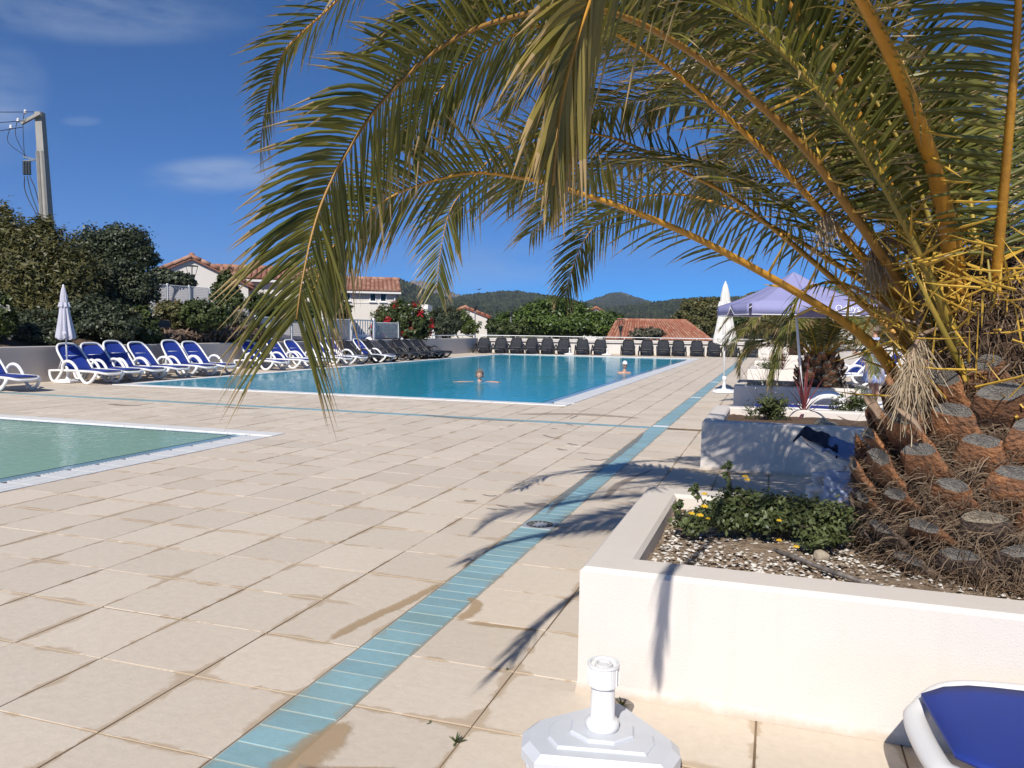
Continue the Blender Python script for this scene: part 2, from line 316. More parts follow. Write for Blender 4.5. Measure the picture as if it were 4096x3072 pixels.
# turquoise drain strips: one towards the far wall, one across
strip = []
y = -3.0
while y < 46.5:
    strip.append((1.006, y, 1.254, y+.119)); y += .125
x = -13.9
while x < .99:
    strip.append((x, 9.255, x+.119, 9.495)); x += .125
strip.sort(key=lambda s: dep((s[0], s[1], 0)) if seen((s[0], s[1], 0)) and (Vector((s[0], s[1], 0))-CP).y > 1.9 else 1e3)
sm = {}
rest = MB()
for k, (x0, y0, x1, y1) in enumerate(strip):
    z = random.uniform(-.0005, .001)
    if k < 300:
        key = (round(x1-x0, 3), round(y1-y0, 3))
        if key not in sm: sm[key] = MB().box((-key[0]/2, -key[1]/2, -.02), (key[0]/2, key[1]/2, 0), .003).mesh('strip_tile', M['blue_tile'])
        o = link('strip_tile', sm[key], deck, ((x0+x1)/2, (y0+y1)/2, z)); o.rotation_euler = (random.uniform(-.004,.004), random.uniform(-.004,.004), 0)
    else: rest.box((x0, y0, -.02), (x1, y1, z), .003)
tag(rest.build('strip_tiles', M['blue_tile'], deck), kind='stuff')
M['grout'] = mat('white_grout', (.42, .43, .38), .9, var=.3, scale=5)
MB().box((1.0, -3, -.013), (1.26, 46.5, -.003)).box((-13.9, 9.25, -.013), (1.0, 9.5, -.003)).build('strip_bed', M['grout'], deck)
# drain covers let into the strip
M['drain'] = mat('drain_steel', (.5, .5, .5), .45, metal=.3, var=.2, scale=40)
b = MB(); b.box((-.115,-.115,-.01), (.115,.115,.004), .003); b.build('drain_cover', M['drain'], deck, (1.13, 3.0, 0))
b = MB()
for k in range(14):
    a = 2*math.pi*k/14; b.bar((.06*math.cos(a), .06*math.sin(a), .0055), (.09*math.cos(a), .09*math.sin(a), .0055), .012, .003)
b.lathe([(.1,.004),(.1,.007),(.094,.007),(.094,.004)], 24, cap=False); b.build('drain_slots', M['dark_gap'], deck, (1.13, 3.0, 0))
for (px, py) in ((1.13, 9.62), (1.13, 15.3), (1.13, 21.0)):
    MB().box((-.12,-.07,-.01), (.12,.07,.004), .003).build('drain_plate', M['coping'], deck, (px, py, 0))
# stains and wet marks on the stone
def blobmat(name, col, alpha, rough):
    mt = bpy.data.materials.new(name); mt.use_nodes = True; t = mt.node_tree; t.nodes.clear()
    bs = N(t, 'ShaderNodeBsdfPrincipled', Roughness=rough); bs.inputs['Base Color'].default_value = (*col, 1)
    tr = N(t, 'ShaderNodeBsdfTransparent'); ms = N(t, 'ShaderNodeMixShader'); o = N(t, 'ShaderNodeOutputMaterial')
    a = N(t, 'ShaderNodeAttribute', attribute_name='edge'); geo = N(t, 'ShaderNodeNewGeometry')
    nz = N(t, 'ShaderNodeTexNoise', Scale=16, Detail=7, Roughness=.7); t.links.new(geo.outputs['Position'], nz.inputs['Vector'])
    ad = N(t, 'ShaderNodeMath', operation='MULTIPLY_ADD'); t.links.new(nz.outputs['Fac'], ad.inputs[0]); ad.inputs[1].default_value = .9; t.links.new(a.outputs['Fac'], ad.inputs[2])
    mr = N(t, 'ShaderNodeMapRange', interpolation_type='SMOOTHSTEP'); mr.inputs['From Min'].default_value = .56; mr.inputs['From Max'].default_value = 1.0; mr.inputs['To Max'].default_value = alpha
    t.links.new(ad.outputs[0], mr.inputs['Value']); t.links.new(mr.outputs[0], ms.inputs[0]); t.links.new(tr.outputs[0], ms.inputs[1]); t.links.new(bs.outputs[0], ms.inputs[2]); t.links.new(ms.outputs[0], o.inputs[0]); return mt
M['sand'] = blobmat('ochre_sand_stain', (.47, .33, .18), .58, .9)
M['wet'] = blobmat('wet_stone', (.32, .25, .18), .5, .45)
M['wet2'] = blobmat('drying_wet_stone', (.42, .33, .24), .5, .6)
def blob(name, mt, pts, wid, z=.0035):
    """soft-edged stain along a line of points; wid is its half width at each point"""
    P = spline([(x, y, z) for x, y in pts], 6*len(pts)); W = [interp(i/(len(P)-1), np.linspace(0, 1, len(wid)), wid) for i in range(len(P))]
    vs = []; fs = []; ed = []
    for i, p in enumerate(P):
        t = (P[min(i+1, len(P)-1)]-P[max(i-1, 0)]).normalized(); s = Vector((-t.y, t.x, 0))
        e = min(i, len(P)-1-i)/(len(P)-1)*2; e = min(1, e*3)
        for k in (-1, -.5, 0, .5, 1):
            vs.append(p + s*(k*W[i])); ed.append((1-abs(k))*.9*e)
    for i in range(len(P)-1):
        for k in range(4): fs.append((i*5+k, i*5+k+1, (i+1)*5+k+1, (i+1)*5+k))
    me = bpy.data.meshes.new(name); me.from_pydata(vs, [], fs); me.materials.append(mt)
    at_ = me.attributes.new('edge', 'FLOAT', 'POINT'); at_.data.foreach_set('value', ed)
    return link(name, me, deck)
G = lambda x, y: (gr(x, y).x, gr(x, y).y)
blob('sand_stain', M['sand'], [G(600,1690), G(690,1610), G(760,1555)], [.13,.12,.05])
blob('sand_stain', M['sand'], [G(640,1670), G(760,1665), G(890,1668)], [.06,.03,.03])
blob('sand_stain', M['sand'], [G(690,1395), G(790,1340), G(880,1300), G(960,1255)], [.04,.05,.05,.03])
blob('sand_stain', M['sand'], [G(985,1345), G(1030,1310), G(1010,1290)], [.05,.05,.03])
blob('sand_stain', M['sand'], [G(1000,1345), G(1090,1355), G(1180,1365)], [.03,.03,.02])
blob('wet_patch', M['wet'], [G(1175,1120), G(1215,1075), G(1300,1010), G(1370,955), G(1395,930)], [.03,.05,.05,.06,.03])
blob('wet_patch', M['wet'], [G(1300,1085), G(1340,1045), G(1420,1010)], [.04,.07,.03])
blob('wet_patch', M['wet'], [G(1470,1010), G(1530,1020), G(1640,1025)], [.08,.14,.1])
for pts, wd in (([(1130,1085),(1160,1092),(1180,1086)], .07), ([(1000,1080),(1015,1083),(1030,1081)], .05), ([(1040,1068),(1060,1072),(1075,1070)], .035), ([(1070,1090),(1100,1098)], .03),
        ([(1202,968),(1215,972),(1228,972)], .06), ([(1223,957),(1240,961),(1250,962)], .06), ([(1170,938),(1190,945),(1215,948)], .05), ([(1190,925),(1205,928)], .05), ([(1220,915),(1240,920)], .05), ([(1255,990),(1290,995),(1320,990)], .04), ([(1050,1098),(1075,1103)], .03), ([(1230,905),(1250,897)], .05), ([(1410,995),(1450,1000)], .04), ([(1245,978),(1275,980)], .03)):
    blob('wet_footprint', M['wet'], [G(*p) for p in pts], [wd*.6, wd, wd*.6])
blob('wet_patch', M['wet'], [G(900,895), G(1000,904), G(1160,912)], [.1,.14,.1])
blob('wet_patch', M['wet'], [G(480,878), G(520,882), G(570,884)], [.1,.14,.1])
blob('wet_patch', M['wet'], [G(230,872), G(270,876), G(310,876)], [.1,.14,.1])
blob('wet_patch', M['wet2'], [G(1100,895), G(1250,895), G(1400,905)], [.2,.25,.15])

# ---- pools
def watermat(name, tint, rough, scale, strength, body, bk):
    mt = bpy.data.materials.new(name); mt.use_nodes = True; t = mt.node_tree; t.nodes.clear(); L = t.links.new
    geo = N(t, 'ShaderNodeNewGeometry'); mp = N(t, 'ShaderNodeMapping'); mp.inputs['Scale'].default_value = (1.0, .8, 1); mp.inputs['Rotation'].default_value = (0, 0, .5); L(geo.outputs['Position'], mp.inputs[0])
    n1 = N(t, 'ShaderNodeTexNoise', Scale=scale, Detail=3, Roughness=.55, Distortion=.4); L(mp.outputs[0], n1.inputs['Vector'])
    n2 = N(t, 'ShaderNodeTexNoise', Scale=.35, Detail=3); L(geo.outputs['Position'], n2.inputs['Vector'])
    r = N(t, 'ShaderNodeMapRange'); r.inputs['From Min'].default_value = .35; r.inputs['From Max'].default_value = .65; r.inputs['To Min'].default_value = .35; r.inputs['To Max'].default_value = 1; L(n2.outputs['Fac'], r.inputs['Value'])
    st = N(t, 'ShaderNodeMath', operation='MULTIPLY'); L(r.outputs[0], st.inputs[0]); st.inputs[1].default_value = strength
    bp = N(t, 'ShaderNodeBump', Distance=.03); L(st.outputs[0], bp.inputs['Strength']); L(n1.outputs['Fac'], bp.inputs['Height'])
    fr = N(t, 'ShaderNodeFresnel', IOR=1.33); L(bp.outputs[0], fr.inputs['Normal'])
    gl = N(t, 'ShaderNodeBsdfGlossy', Roughness=rough); L(bp.outputs[0], gl.inputs['Normal'])
    tr = N(t, 'ShaderNodeBsdfTransparent'); tr.inputs['Color'].default_value = (*tint, 1)
    df = N(t, 'ShaderNodeBsdfDiffuse'); df.inputs['Color'].default_value = (*body, 1)      # light scattered back by the body of the water
    mb = N(t, 'ShaderNodeMixShader'); mb.inputs[0].default_value = bk; L(tr.outputs[0], mb.inputs[1]); L(df.outputs[0], mb.inputs[2])
    rf = N(t, 'ShaderNodeMath', operation='MULTIPLY'); L(fr.outputs[0], rf.inputs[0]); rf.inputs[1].default_value = .78   # ripples hide part of the mirror at grazing angles
    ms = N(t, 'ShaderNodeMixShader'); L(rf.outputs[0], ms.inputs[0]); L(mb.outputs[0], ms.inputs[1]); L(gl.outputs[0], ms.inputs[2])
    o = N(t, 'ShaderNodeOutputMaterial'); L(ms.outputs[0], o.inputs[0]); return mt
M['basin'] = mat('pool_mosaic', (.13, .66, .80), .5, var=.25, scale=.9)
M['basin_green'] = mat('shallow_pool_mosaic', (.30, .52, .40), .6, var=.18, scale=1.2)
M['lip'] = mat('pool_lip_tile', (.24, .42, .55), .12, var=.12, scale=6)
M['water'] = watermat('pool_water', (.52, .93, 1.0), .02, 4.5, .6, (.02, .50, .70), .55)
M['water2'] = watermat('shallow_pool_water', (.85, .97, .92), .02, 9, .4, (.42, .68, .58), .62)
def basin(name, x0, y0, x1, y1, depth, mt):
    v = [(x0,y0,-.012),(x1,y0,-.012),(x1,y1,-.012),(x0,y1,-.012),(x0,y0,-depth),(x1,y0,-depth),(x1,y1,-depth),(x0,y1,-depth)]
    return tag(link(name, MB().add(v, [(4,5,6,7),(0,4,7,3),(1,2,6,5),(0,1,5,4),(3,7,6,2)]).mesh(name, mt)), kind='structure')
swim = basin('swimming_pool', -11.7, 12.3, -1.62, 39.7, 1.45, M['basin'])
kid = basin('paddling_pool', -9.7, 1.3, -4.06, 6.12, .42, M['basin_green'])
def waterplane(name, x0, y0, x1, y1, z, mt): return tag(link(name, MB().add([(x0,y0,z),(x1,y0,z),(x1,y1,z),(x0,y1,z)], [(0,1,2,3)]).mesh(name, mt)), kind='structure')
waterplane('water', -11.7, 12.3, -1.625, 39.7, -.006, M['water']); waterplane('water', -9.7, 1.3, -4.065, 6.115, -.006, M['water2'])
# rims: white slabs on the near and far sides, slatted overflow grates along the right
def rim(pool, x0, y0, x1, y1, lipx, liby, step, gx):
    # submerged lip
    b = MB(); b.box((lipx[0], y0+.3, -.03), (lipx[1], y1-.02, -.003))
    if liby: b.box((x0, liby[0], -.03), (lipx[0]-.001, liby[1], -.003))
    b.build('overflow_lip', M['lip'], pool)
    MB().box((lipx[0]-.014, y0+.3, -.02), (lipx[0]+.004, y1-.3, -.0015)).build('lip_edge', M['dark_gap'], pool)
    if liby: MB().box((x0, liby[0]-.014, -.02), (lipx[0], liby[0]+.004, -.0015)).build('lip_edge', M['dark_gap'], pool)
    # slabs along near and far edges
    n = int((x1-x0)/step); slab = MB().box((.003, 0, -.03), (step-.003, .29, .012), .006).mesh('rim_slab', M['coping'])
    for k in range(n):
        for yy in (y0+.005, y1-.295): link('rim_slab', slab, pool, (x1-(k+1)*step, yy, 0))
    # left edge slabs
    m_ = int((y1-y0-.6)/step); sl2 = MB().box((0, .003, -.03), (.29, step-.003, .012), .006).mesh('rim_slab', M['coping'])
    for k in range(m_): link('rim_slab', sl2, pool, (x0+.005, y0+.3+k*step, 0))
    g = MB(); W = x1-gx
    MBb = MB().box((0,0,-.05), (W, step, -.03)); 
    for q in range(int(step/.05)): g.box((.012, q*.05+.012, -.028), (W-.012, q*.05+.038, .004))
    g.box((0, .002, -.03), (.014, step-.002, .005)); g.box((W-.014, .002, -.03), (W, step-.002, .005))
    gm = g.mesh('overflow_grate', M['grate'])
    for k in range(int((y1-y0-.62)/step)): link('overflow_grate', gm, pool, (gx, y1-.305-(k+1)*step, 0))
    MB().box((gx, y0+.3, -.06), (x1, y1-.3, -.031)).build('overflow_channel', M['dark_gap'], pool)
rim(swim, -12, 12, -1, 40, (-1.62, -1.44), None, .5, -1.43)
rim(kid, -10, 1, -3.5, 6.5, (-4.06, -3.9), (6.12, 6.205), .35, -3.89)
# ------------------------------------------------------------------ walls and planters
def wall_run(name, label, p, q, h, th, mt, cat='wall', cop=True):
    root = empty(name, (p[0], p[1], 0), 0, label, cat); p = Vector((p[0], p[1], 0)); q = Vector((q[0], q[1], 0)); L = (q-p).length; root.rotation_euler = (0, 0, math.atan2(q.y-p.y, q.x-p.x))
    MB().box((0, 0, -.5), (L, th, h-.08)).build('wall_body', mt, root)
    MB().box((-.01, -.02, h-.08), (L+.01, th+.02, h), .012).build('wall_coping', mt, root)
    return root, L
lw, LL = wall_run('boundary_wall', 'long low beige rendered wall behind the sun loungers', (-14, 2), (-14, 41.3), .86, .22, M['wall_grey'])
fw_, FL = wall_run('boundary_wall', 'white rendered wall at the far end of the pool under a tube railing', (-14, 41.3), (4.6, 47.1), .86, .22, M['white_wall'])
def railing(root, x0, x1, h, label, lower=None):
    b = MB(); b.tube([(x0, .11, h+.16), (x1, .11, h+.16)], .022, 8); b.build('top_rail', M['white_metal'], root)
    n = max(2, int((x1-x0)/2.0))
    for k in range(n+1): MB().tube([(lerp(x0, x1, k/n), .11, h-.01), (lerp(x0, x1, k/n), .11, h+.15)], .014, 6).build('rail_post', M['white_metal'], root)
    if lower: MB().box((x0, lower-.035, h-.2), (x1, lower, h-.165)).build('dark_strip', M['strip_brown'], root)  # thin dark brown strip running just below the wall top
M['strip_brown'] = mat('brown_strip', (.09, .06, .045), .5)
railing(fw_, .1, FL-.1, .86, '', lower=-.03)
railing(lw, 33, LL-.05, .86, '')

M['grit'] = mat('planter_grit', (.40, .31, .22), .95, col2=(.17, .11, .07), scale=26, bump=1, bscale=90)
def planter(x0, y0, x1, y1, label, soil, h=.52, th=.2, sl=.43):
    root = empty('planter', ((x0+x1)/2, (y0+y1)/2, 0), 0, label, 'planter', 'white rendered planters along the deck')
    w_, d_ = (x1-x0)/2, (y1-y0)/2; c = .018
    def ring(x, y, z): return [(-x,-y,z),(x,-y,z),(x,y,z),(-x,y,z)]
    vs = ring(w_+.008, d_+.008, 0)+ring(w_, d_, .05)+ring(w_, d_, h-c)+ring(w_-c, d_-c, h)+ring(w_-th+c, d_-th+c, h)+ring(w_-th, d_-th, h-c)+ring(w_-th, d_-th, sl-.15)
    fs = [(4*k+i, 4*k+(i+1) % 4, 4*k+4+(i+1) % 4, 4*k+4+i) for k in range(6) for i in range(4)]
    MB().add(vs, fs).build('wall_ring', M['planter'], root)
    # uneven earth
    n, m_ = 40, 26; V = []; F = []
    for j in range(m_+1):
        for i in range(n+1):
            X = lerp(-w_+th-.01, w_-th+.01, i/n); Y = lerp(-d_+th-.01, d_-th+.01, j/m_)
            V.append((X, Y, sl + .02*math.sin(X*5+y0)*math.cos(Y*6) + random.uniform(-.012, .012)))
    for j in range(m_):
        for i in range(n): a = j*(n+1)+i; F.append((a, a+1, a+n+2, a+n+1))
    b = MB(); b.smooth = True; b.add(V, F).build('earth', soil, root)
    return root
pl1 = planter(*PLANTERS[0], 'large white planter in the foreground holding the big palm and yellow flowers', M['grit'])
pl2 = planter(*PLANTERS[1], 'white planter holding red-leaved cordyline, second from the camera', M['soil'])
pl3 = planter(*PLANTERS[2], 'white planter in the shade of the open umbrella holding the smaller palm', M['soil'])
pl4 = planter(*PLANTERS[3], 'white planter just beyond the smaller palm, fourth from the camera', M['soil'])
pl5 = planter(*PLANTERS[4], 'white planter second from the far wall, fifth from the camera', M['soil'])
pl6 = planter(*PLANTERS[5], 'white planter nearest the far wall and its dark loungers', M['soil'])

# white gravel chips and litter on the earth of the near planter
b = MB(); M['chips'] = mat('white_chips', (.72, .68, .62), .85, var=.3, scale=60)
def chip(b, x, y, z, s):
    a = random.uniform(0, 6.3); c, d = math.cos(a), math.sin(a); P = []
    for (u, v) in ((-1,-.6),(1,-.7),(.8,.7),(-.7,.6)):
        P.append((x+s*(u*c-v*d), y+s*(u*d+v*c), z+random.uniform(0, s*.7)))
    P.append((x, y, z+s*random.uniform(.5, 1.0))); b.add(P, [(0,1,4),(1,2,4),(2,3,4),(3,0,4)])
for k in range(5200):
    x = random.uniform(2.27, 3.9); y = random.uniform(.64, 1.98)
    if (x-3.75)**2+(y-1.45)**2 < .25: continue
    if random.random() < .35 and x > 3.1: continue
    b.cur = 0 if random.random() < .62 else 1
    chip(b, x, y, .435+random.uniform(-.008, .012), random.uniform(.004, .014))
tag(b.build('gravel_chips', [M['chips'], M['grit']], pl1, (-(2.05+5.4)/2, -(.42+2.2)/2, 0)), kind='stuff')
M['stone'] = mat('rounded_stone', (.42, .36, .27), .9, var=.35, scale=22, bump=.6, bscale=50)
def stone(loc, s, label, cat='stone'):
    bm = bmesh.new(); bmesh.ops.create_icosphere(bm, subdivisions=3, radius=1)
    sd = random.uniform(0, 9)
    for v in bm.verts:
        k = 1+.16*math.sin(v.co.x*3+sd)+.12*math.cos(v.co.y*4+sd*2)+.06*math.sin(v.co.z*7+v.co.x*5); v.co = Vector((v.co.x*s[0], v.co.y*s[1], v.co.z*s[2]))*k
    me = bpy.data.meshes.new('stone'); bm.to_mesh(me); bm.free(); me.materials.append(M['stone'])
    for p in me.polygons: p.use_smooth = True
    return tag(link('stone', me, None, loc), label, cat)
stone(gr(1775, 1203, .45), (.035,.03,.028), 'small rounded stone lying on the gravel beside the black hose')
stone((3.32, 6.38, .47), (.1,.07,.06), 'tan stone beside the red cordyline in the second planter')
stone((3.28, 6.75, .47), (.09,.08,.06), 'paler stone behind the tan one in the second planter')
# irrigation hoses
M['hose'] = mat('black_hose', (.035, .03, .028), .6, col2=(.25, .22, .2), scale=30)
h = MB(); h.smooth = True; h.tube(spline([(*gr(1660,1175,.46)[:2], .44), gr(1720,1205,.465), gr(1790,1232,.47), gr(1880,1262,.455), (*gr(1935,1270,.45)[:2], .43)], 30), .011, 8)
tag(h.build('hose', M['hose']), 'weathered black irrigation hose on the gravel of the near planter', 'hose')
h = MB(); h.smooth = True; h.tube(spline([(2.5,6.2,.47), (3.0,6.17,.47), (3.6,6.19,.475), (4.4,6.17,.46)], 20), .014, 8)
tag(h.build('hose', M['hose']), 'black hose along the front edge of the second planter', 'hose')

# ------------------------------------------------------------------ palms
M['leaflet'] = leafmat('palm_leaflet', (.085, .105, .025), (.24, .225, .055), (.48, .35, .19), .3, .38, .5)
M['leaflet_dry'] = leafmat('palm_leaflet_yellowing', (.16, .15, .035), (.38, .29, .08), (.46, .33, .17), .3, .42, .45)
M['rachis'] = mat('palm_rachis', (.58, .29, .028), .46, col2=(.42, .20, .03), scale=12, bump=.15, bscale=60)
M['rachis_green'] = mat('palm_petiole_green', (.33, .27, .03), .48, col2=(.40, .24, .03), scale=9)
M['rachis_brown'] = mat('palm_rachis_brown', (.38, .20, .04), .5, col2=(.28, .15, .035), scale=9)
M['rachis_dull'] = mat('palm_rachis_dull', (.22, .185, .03), .5, col2=(.30, .20, .03), scale=9)
M['spine'] = mat('palm_spine', (.62, .40, .06), .5, col2=(.45, .27, .04), scale=20)
M['boot'] = mat('leaf_base_brown', (.36, .155, .06), .8, col2=(.10, .055, .035), scale=11, bump=1.0, bscale=45, objrand=.4)
M['boot_grey'] = mat('leaf_base_weathered', (.17, .125, .095), .9, col2=(.08, .055, .04), scale=18, bump=1.0, bscale=60, objrand=.35)
M['cut'] = mat('cut_wood_grey', (.27, .25, .22), .95, col2=(.15, .135, .12), scale=60, bump=1, bscale=160)
M['cut_pale'] = mat('cut_wood_pale', (.42, .36, .26), .95, col2=(.24, .20, .15), scale=60, bump=1, bscale=160)
M['fibre'] = leafmat('palm_fibre', (.10, .060, .035), (.30, .225, .155), None, .1, .8, .2)
M['bark'] = mat('palm_core', (.06, .035, .022), .95, var=.5, scale=20, bump=1, bscale=60)
M['flower_stalk'] = leafmat('dead_flower_stalk', (.33, .25, .165), (.48, .39, .27), None, .1, .8, .2)
M['sheath'] = mat('dry_sheath', (.36, .26, .18), .85, col2=(.22, .14, .09), scale=14)

def leaflet_geo(base, d0, nrm, L, W, droop, seg=4, fold=.55):
    """one folded, pointed leaflet: a row of (left, keel, right) points that bends down towards its end"""
    side = d0.cross(nrm).normalized(); vs = []; fs = []; tt = []
    for i in range(seg+1):
        t = i/seg; c = base + d0*(L*t) + Vector((0,0,-1))*(L*droop*t*t)
        w_ = W*.5*(min(1, .45+t*3.2))*(1-t**2.2)**.8 if i < seg else 0
        k = nrm*(w_*fold)
        if i < seg: vs += [c-side*w_+k, c, c+side*w_+k]
        else: vs += [c]
    for i in range(seg-1):
        a = 3*i; b_ = a+3; fs += [(a, a+1, b_+1, b_), (a+1, a+2, b_+2, b_+1)]; tt += [(i+.5)/seg]*2
    a = 3*(seg-1); e = 3*seg; fs += [(a, a+1, e), (a+1, a+2, e)]; tt += [.97]*2
    return vs, fs, tt
def add_attr(me, name, vals):
    a = me.attributes.new(name, 'FLOAT', 'FACE'); a.data.foreach_set('value', vals)
LEAFLETS = [0]
def frond(tree, ctrl, n=80, Lmax=.42, Wl=.019, r0=.026, heading=None, start=.24, sag=.35, matl='leaflet', single=False, spines=14, spl=.2, seed=0, tuft=1.0, rmat='rachis', lift=.25, base_flare=2.2, seg=4, tipk=1.0, prof=None, ftip=1.5, wtip=.36, twist=0):
    R = random.Random(seed); inv = tree.matrix_world.inverted() if False else None
    o0 = Vector(tree.location)
    P = [p-o0 for p in spline(ctrl, 72)]; m_ = len(P)
    rad = [r0*interp(i/(m_-1), [0, .06, .2, .6, 1], [base_flare, 1.45, 1.0, wtip, .07]) for i in range(m_)]
    b = MB(); b.smooth = True; b.tube(P, rad, 7, sq=.7)
    # spines at the foot of the stalk belong to its mesh
    H = heading or Vector((P[-1].x-P[0].x, P[-1].y-P[0].y, 0)); H = Vector((H.x, H.y, 0)).normalized(); B0 = H.cross(Vector((0,0,1)))
    def frame(s):
        u = s*(m_-1); i = min(int(u), m_-2); p = P[i].lerp(P[i+1], u-i); t = (P[min(i+2, m_-1)]-P[max(i-1, 0)]).normalized()
        B = (B0-t*B0.dot(t)).normalized(); Nn = B.cross(t).normalized(); ct, st_ = math.cos(twist), math.sin(twist); return p, t, B*ct+Nn*st_, Nn*ct-B*st_
    sp = []
    for k in range(spines):
        s = lerp(.07, start*1.02, (k+R.random())/spines); p, t, B, Nn = frame(s); sg = 1 if k % 2 else -1
        d = (B*sg*R.uniform(.6, 1) + t*R.uniform(.1, .75) + Nn*R.uniform(-.15, .6)).normalized(); L = spl*R.uniform(.5, 1.1)*(1.2 if s > .14 else .9)
        sp.append([p, p+d*L*.55+Vector((0,0,-.01*L)), p+d*L])
    root = b.build('frond', M[rmat], tree)
    for q in sp: MB().tube(q, [.0075, .0055, .001], 5).build('spine', M['spine'], root)
    allv, allf, rn, tts = [], [], [], []
    for k in range(n):
        s = lerp(start, .995, (k/(n-1))**.92); p, t, B, Nn = frame(s)
        q = (s-start)/(1-start); Lk = Lmax*interp(q, [0, .12, .4, .75, .93, 1], prof or [.5, .85, 1, .82*lerp(1, tipk, .6), .55*tipk, .42*tipk])
        fw = interp(q, [0, .3, .7, 1], [.45, .55, .8, ftip])
        for sg in (-1, 1):
            if R.random() < .03: continue
            lf = lift*(1 if (k+(sg > 0)) % 2 else .2)+R.uniform(-.12, .12)
            d = (B*sg*tuft + t*(fw+R.uniform(-.1,.1)) + Nn*lf).normalized()
            nr = (Nn - d*Nn.dot(d)).normalized()
            nr = (Matrix.Rotation(R.uniform(-.5, .5), 3, d) @ nr)
            L = Lk*R.uniform(.86, 1.1)
            v, f, tt = leaflet_geo(p, d, nr, L, Wl*R.uniform(.8, 1.15)*(1 if q < .85 else .75), sag*R.uniform(.6, 1.5), seg)
            rv = min(1, max(0, R.gauss(.45, .27))); dry = R.choice((-.12, -.05, 0, .0, .06))
            if single and LEAFLETS[0] < 300:
                LEAFLETS[0] += 1; me = bpy.data.meshes.new('leaflet'); me.from_pydata(v, [], f); me.materials.append(M[matl]); add_attr(me, 'rnd', [rv]*len(f)); add_attr(me, 'tt', [x+dry for x in tt]); link('leaflet', me, root)
            else:
                o = len(allv); allv += v; allf += [tuple(i+o for i in q_) for q_ in f]; rn += [rv]*len(f); tts += [x+dry for x in tt]
    if allv:
        me = bpy.data.meshes.new('leaflets'); me.from_pydata(allv, [], allf); me.materials.append(M[matl]); add_attr(me, 'rnd', rn); add_attr(me, 'tt', tts); tag(link('leaflets', me, root), kind='stuff')
    return root
palm = empty('palm_tree', (3.78, 1.48, .43), 0, 'big spreading palm with stubby scaly trunk in the foreground planter', 'palm tree')
A = at
def V3(*q): return [A(*p) for p in q]
CB = Vector((3.78, 1.48, 1.0))
# fronds seen from the trunk outwards, nearest first: (picture x, y, metres ahead)
frond(palm, V3((2045,800,3.95),(1988,692,3.85),(1904,552,3.68),(1812,421,3.5),(1737,320,3.36),(1600,190,3.1),(1480,105,2.9),(1370,45,2.7),(1270,18,2.5),(1181,21,2.35),(1033,59,2.15),(935,113,2.05),(857,184,1.98),(798,254,1.93),(740,344,1.88),(701,422,1.85),(673,508,1.82),(650,620,1.79),(640,690,1.78)),
      n=140, Lmax=.29, Wl=.012, r0=.021, start=.27, sag=.25, heading=Vector((-1,.12,0)), prof=[.5, .85, 1, 1, .9, .85], ftip=1.15, twist=-.08, single=True, spines=16, seed=1, lift=.12, rmat='rachis_brown')
frond(palm, V3((2095,880,3.75),(2071,658,3.6),(2055,526,3.45),(2023,386,3.25),(1980,254,3.0),(1926,123,2.75),(1861,0,2.5),(1760,-160,2.2),(1600,-260,1.85),(1420,-200,1.5),(1310,-80,1.36),(1267,20,1.3),(1236,117,1.27),(1212,219,1.25),(1201,312,1.23),(1193,400,1.22)),
      n=100, Lmax=.36, Wl=.017, r0=.036, start=.26, sag=.3, tipk=.42, tuft=.5, wtip=.16, heading=Vector((-1,.1,0)), single=True, matl='leaflet_dry', spines=16, seed=2, lift=.05, spl=.24)
frond(palm, V3((2060,760,4.1),(1990,560,4.0),(1880,300,3.85),(1740,60,3.7),(1540,-170,3.55),(1250,-290,3.4),(980,-220,3.3),(820,-100,3.25),(729,0,3.2),(662,62,3.2),(619,105,3.2),(591,164,3.18),(574,230,3.15),(562,310,3.1)),
      n=92, Lmax=.32, Wl=.0125, r0=.02, start=.25, sag=.15, heading=Vector((-1,-.1,0)), twist=.1, seed=3, ftip=1.0)
frond(palm, V3((1960,860,3.9),(1914,780,3.85),(1861,724,3.8),(1781,667,3.75),(1620,574,3.65),(1483,504,3.55),(1350,450,3.45),(1242,414,3.4),(1142,387,3.35),(1033,373,3.3),(955,385,3.25),(877,410,3.22),(818,441,3.2),(740,504,3.18),(695,580,3.15),(672,640,3.12)),
      n=120, Lmax=.37, Wl=.015, r0=.026, start=.27, sag=.2, heading=Vector((-1,-.1,0)), twist=-.6, seed=4, spines=14)
frond(palm, V3((1990,800,4.3),(1920,705,4.4),(1847,643,4.5),(1767,574,4.6),(1672,495,4.75),(1566,416,4.85),(1461,364,4.95),(1350,307,5.05),(1255,287,5.1),(1150,298,5.15),(1065,340,5.2),(1005,405,5.2),(970,461,5.2),(951,547,5.2),(943,625,5.2)),
      n=110, Lmax=.44, Wl=.018, r0=.024, start=.24, sag=.2, twist=-.6, heading=Vector((-1,0,0)), seed=5)
frond(palm, V3((2000,800,4.4),(1900,640,4.7),(1790,560,5.0),(1650,480,5.4),(1500,425,5.7),(1390,425,5.95),(1310,462,6.1),(1262,520,6.15),(1235,585,6.2),(1220,640,6.2)),
      n=100, Lmax=.44, Wl=.018, r0=.024, start=.22, sag=.3, twist=-.6, tipk=.8, heading=Vector((-1,0,0)), seed=6)
frond(palm, V3((2030,760,4.1),(1940,640,4.0),(1847,539,3.95),(1790,474,3.9),(1680,355,3.8),(1531,219,3.65),(1404,120,3.5),(1290,60,3.4),(1150,60,3.3),(1020,130,3.2),(930,220,3.15),(880,320,3.1)),
      n=110, Lmax=.42, Wl=.017, r0=.025, start=.24, sag=.22, twist=-.5, heading=Vector((-1,0,0)), seed=7)
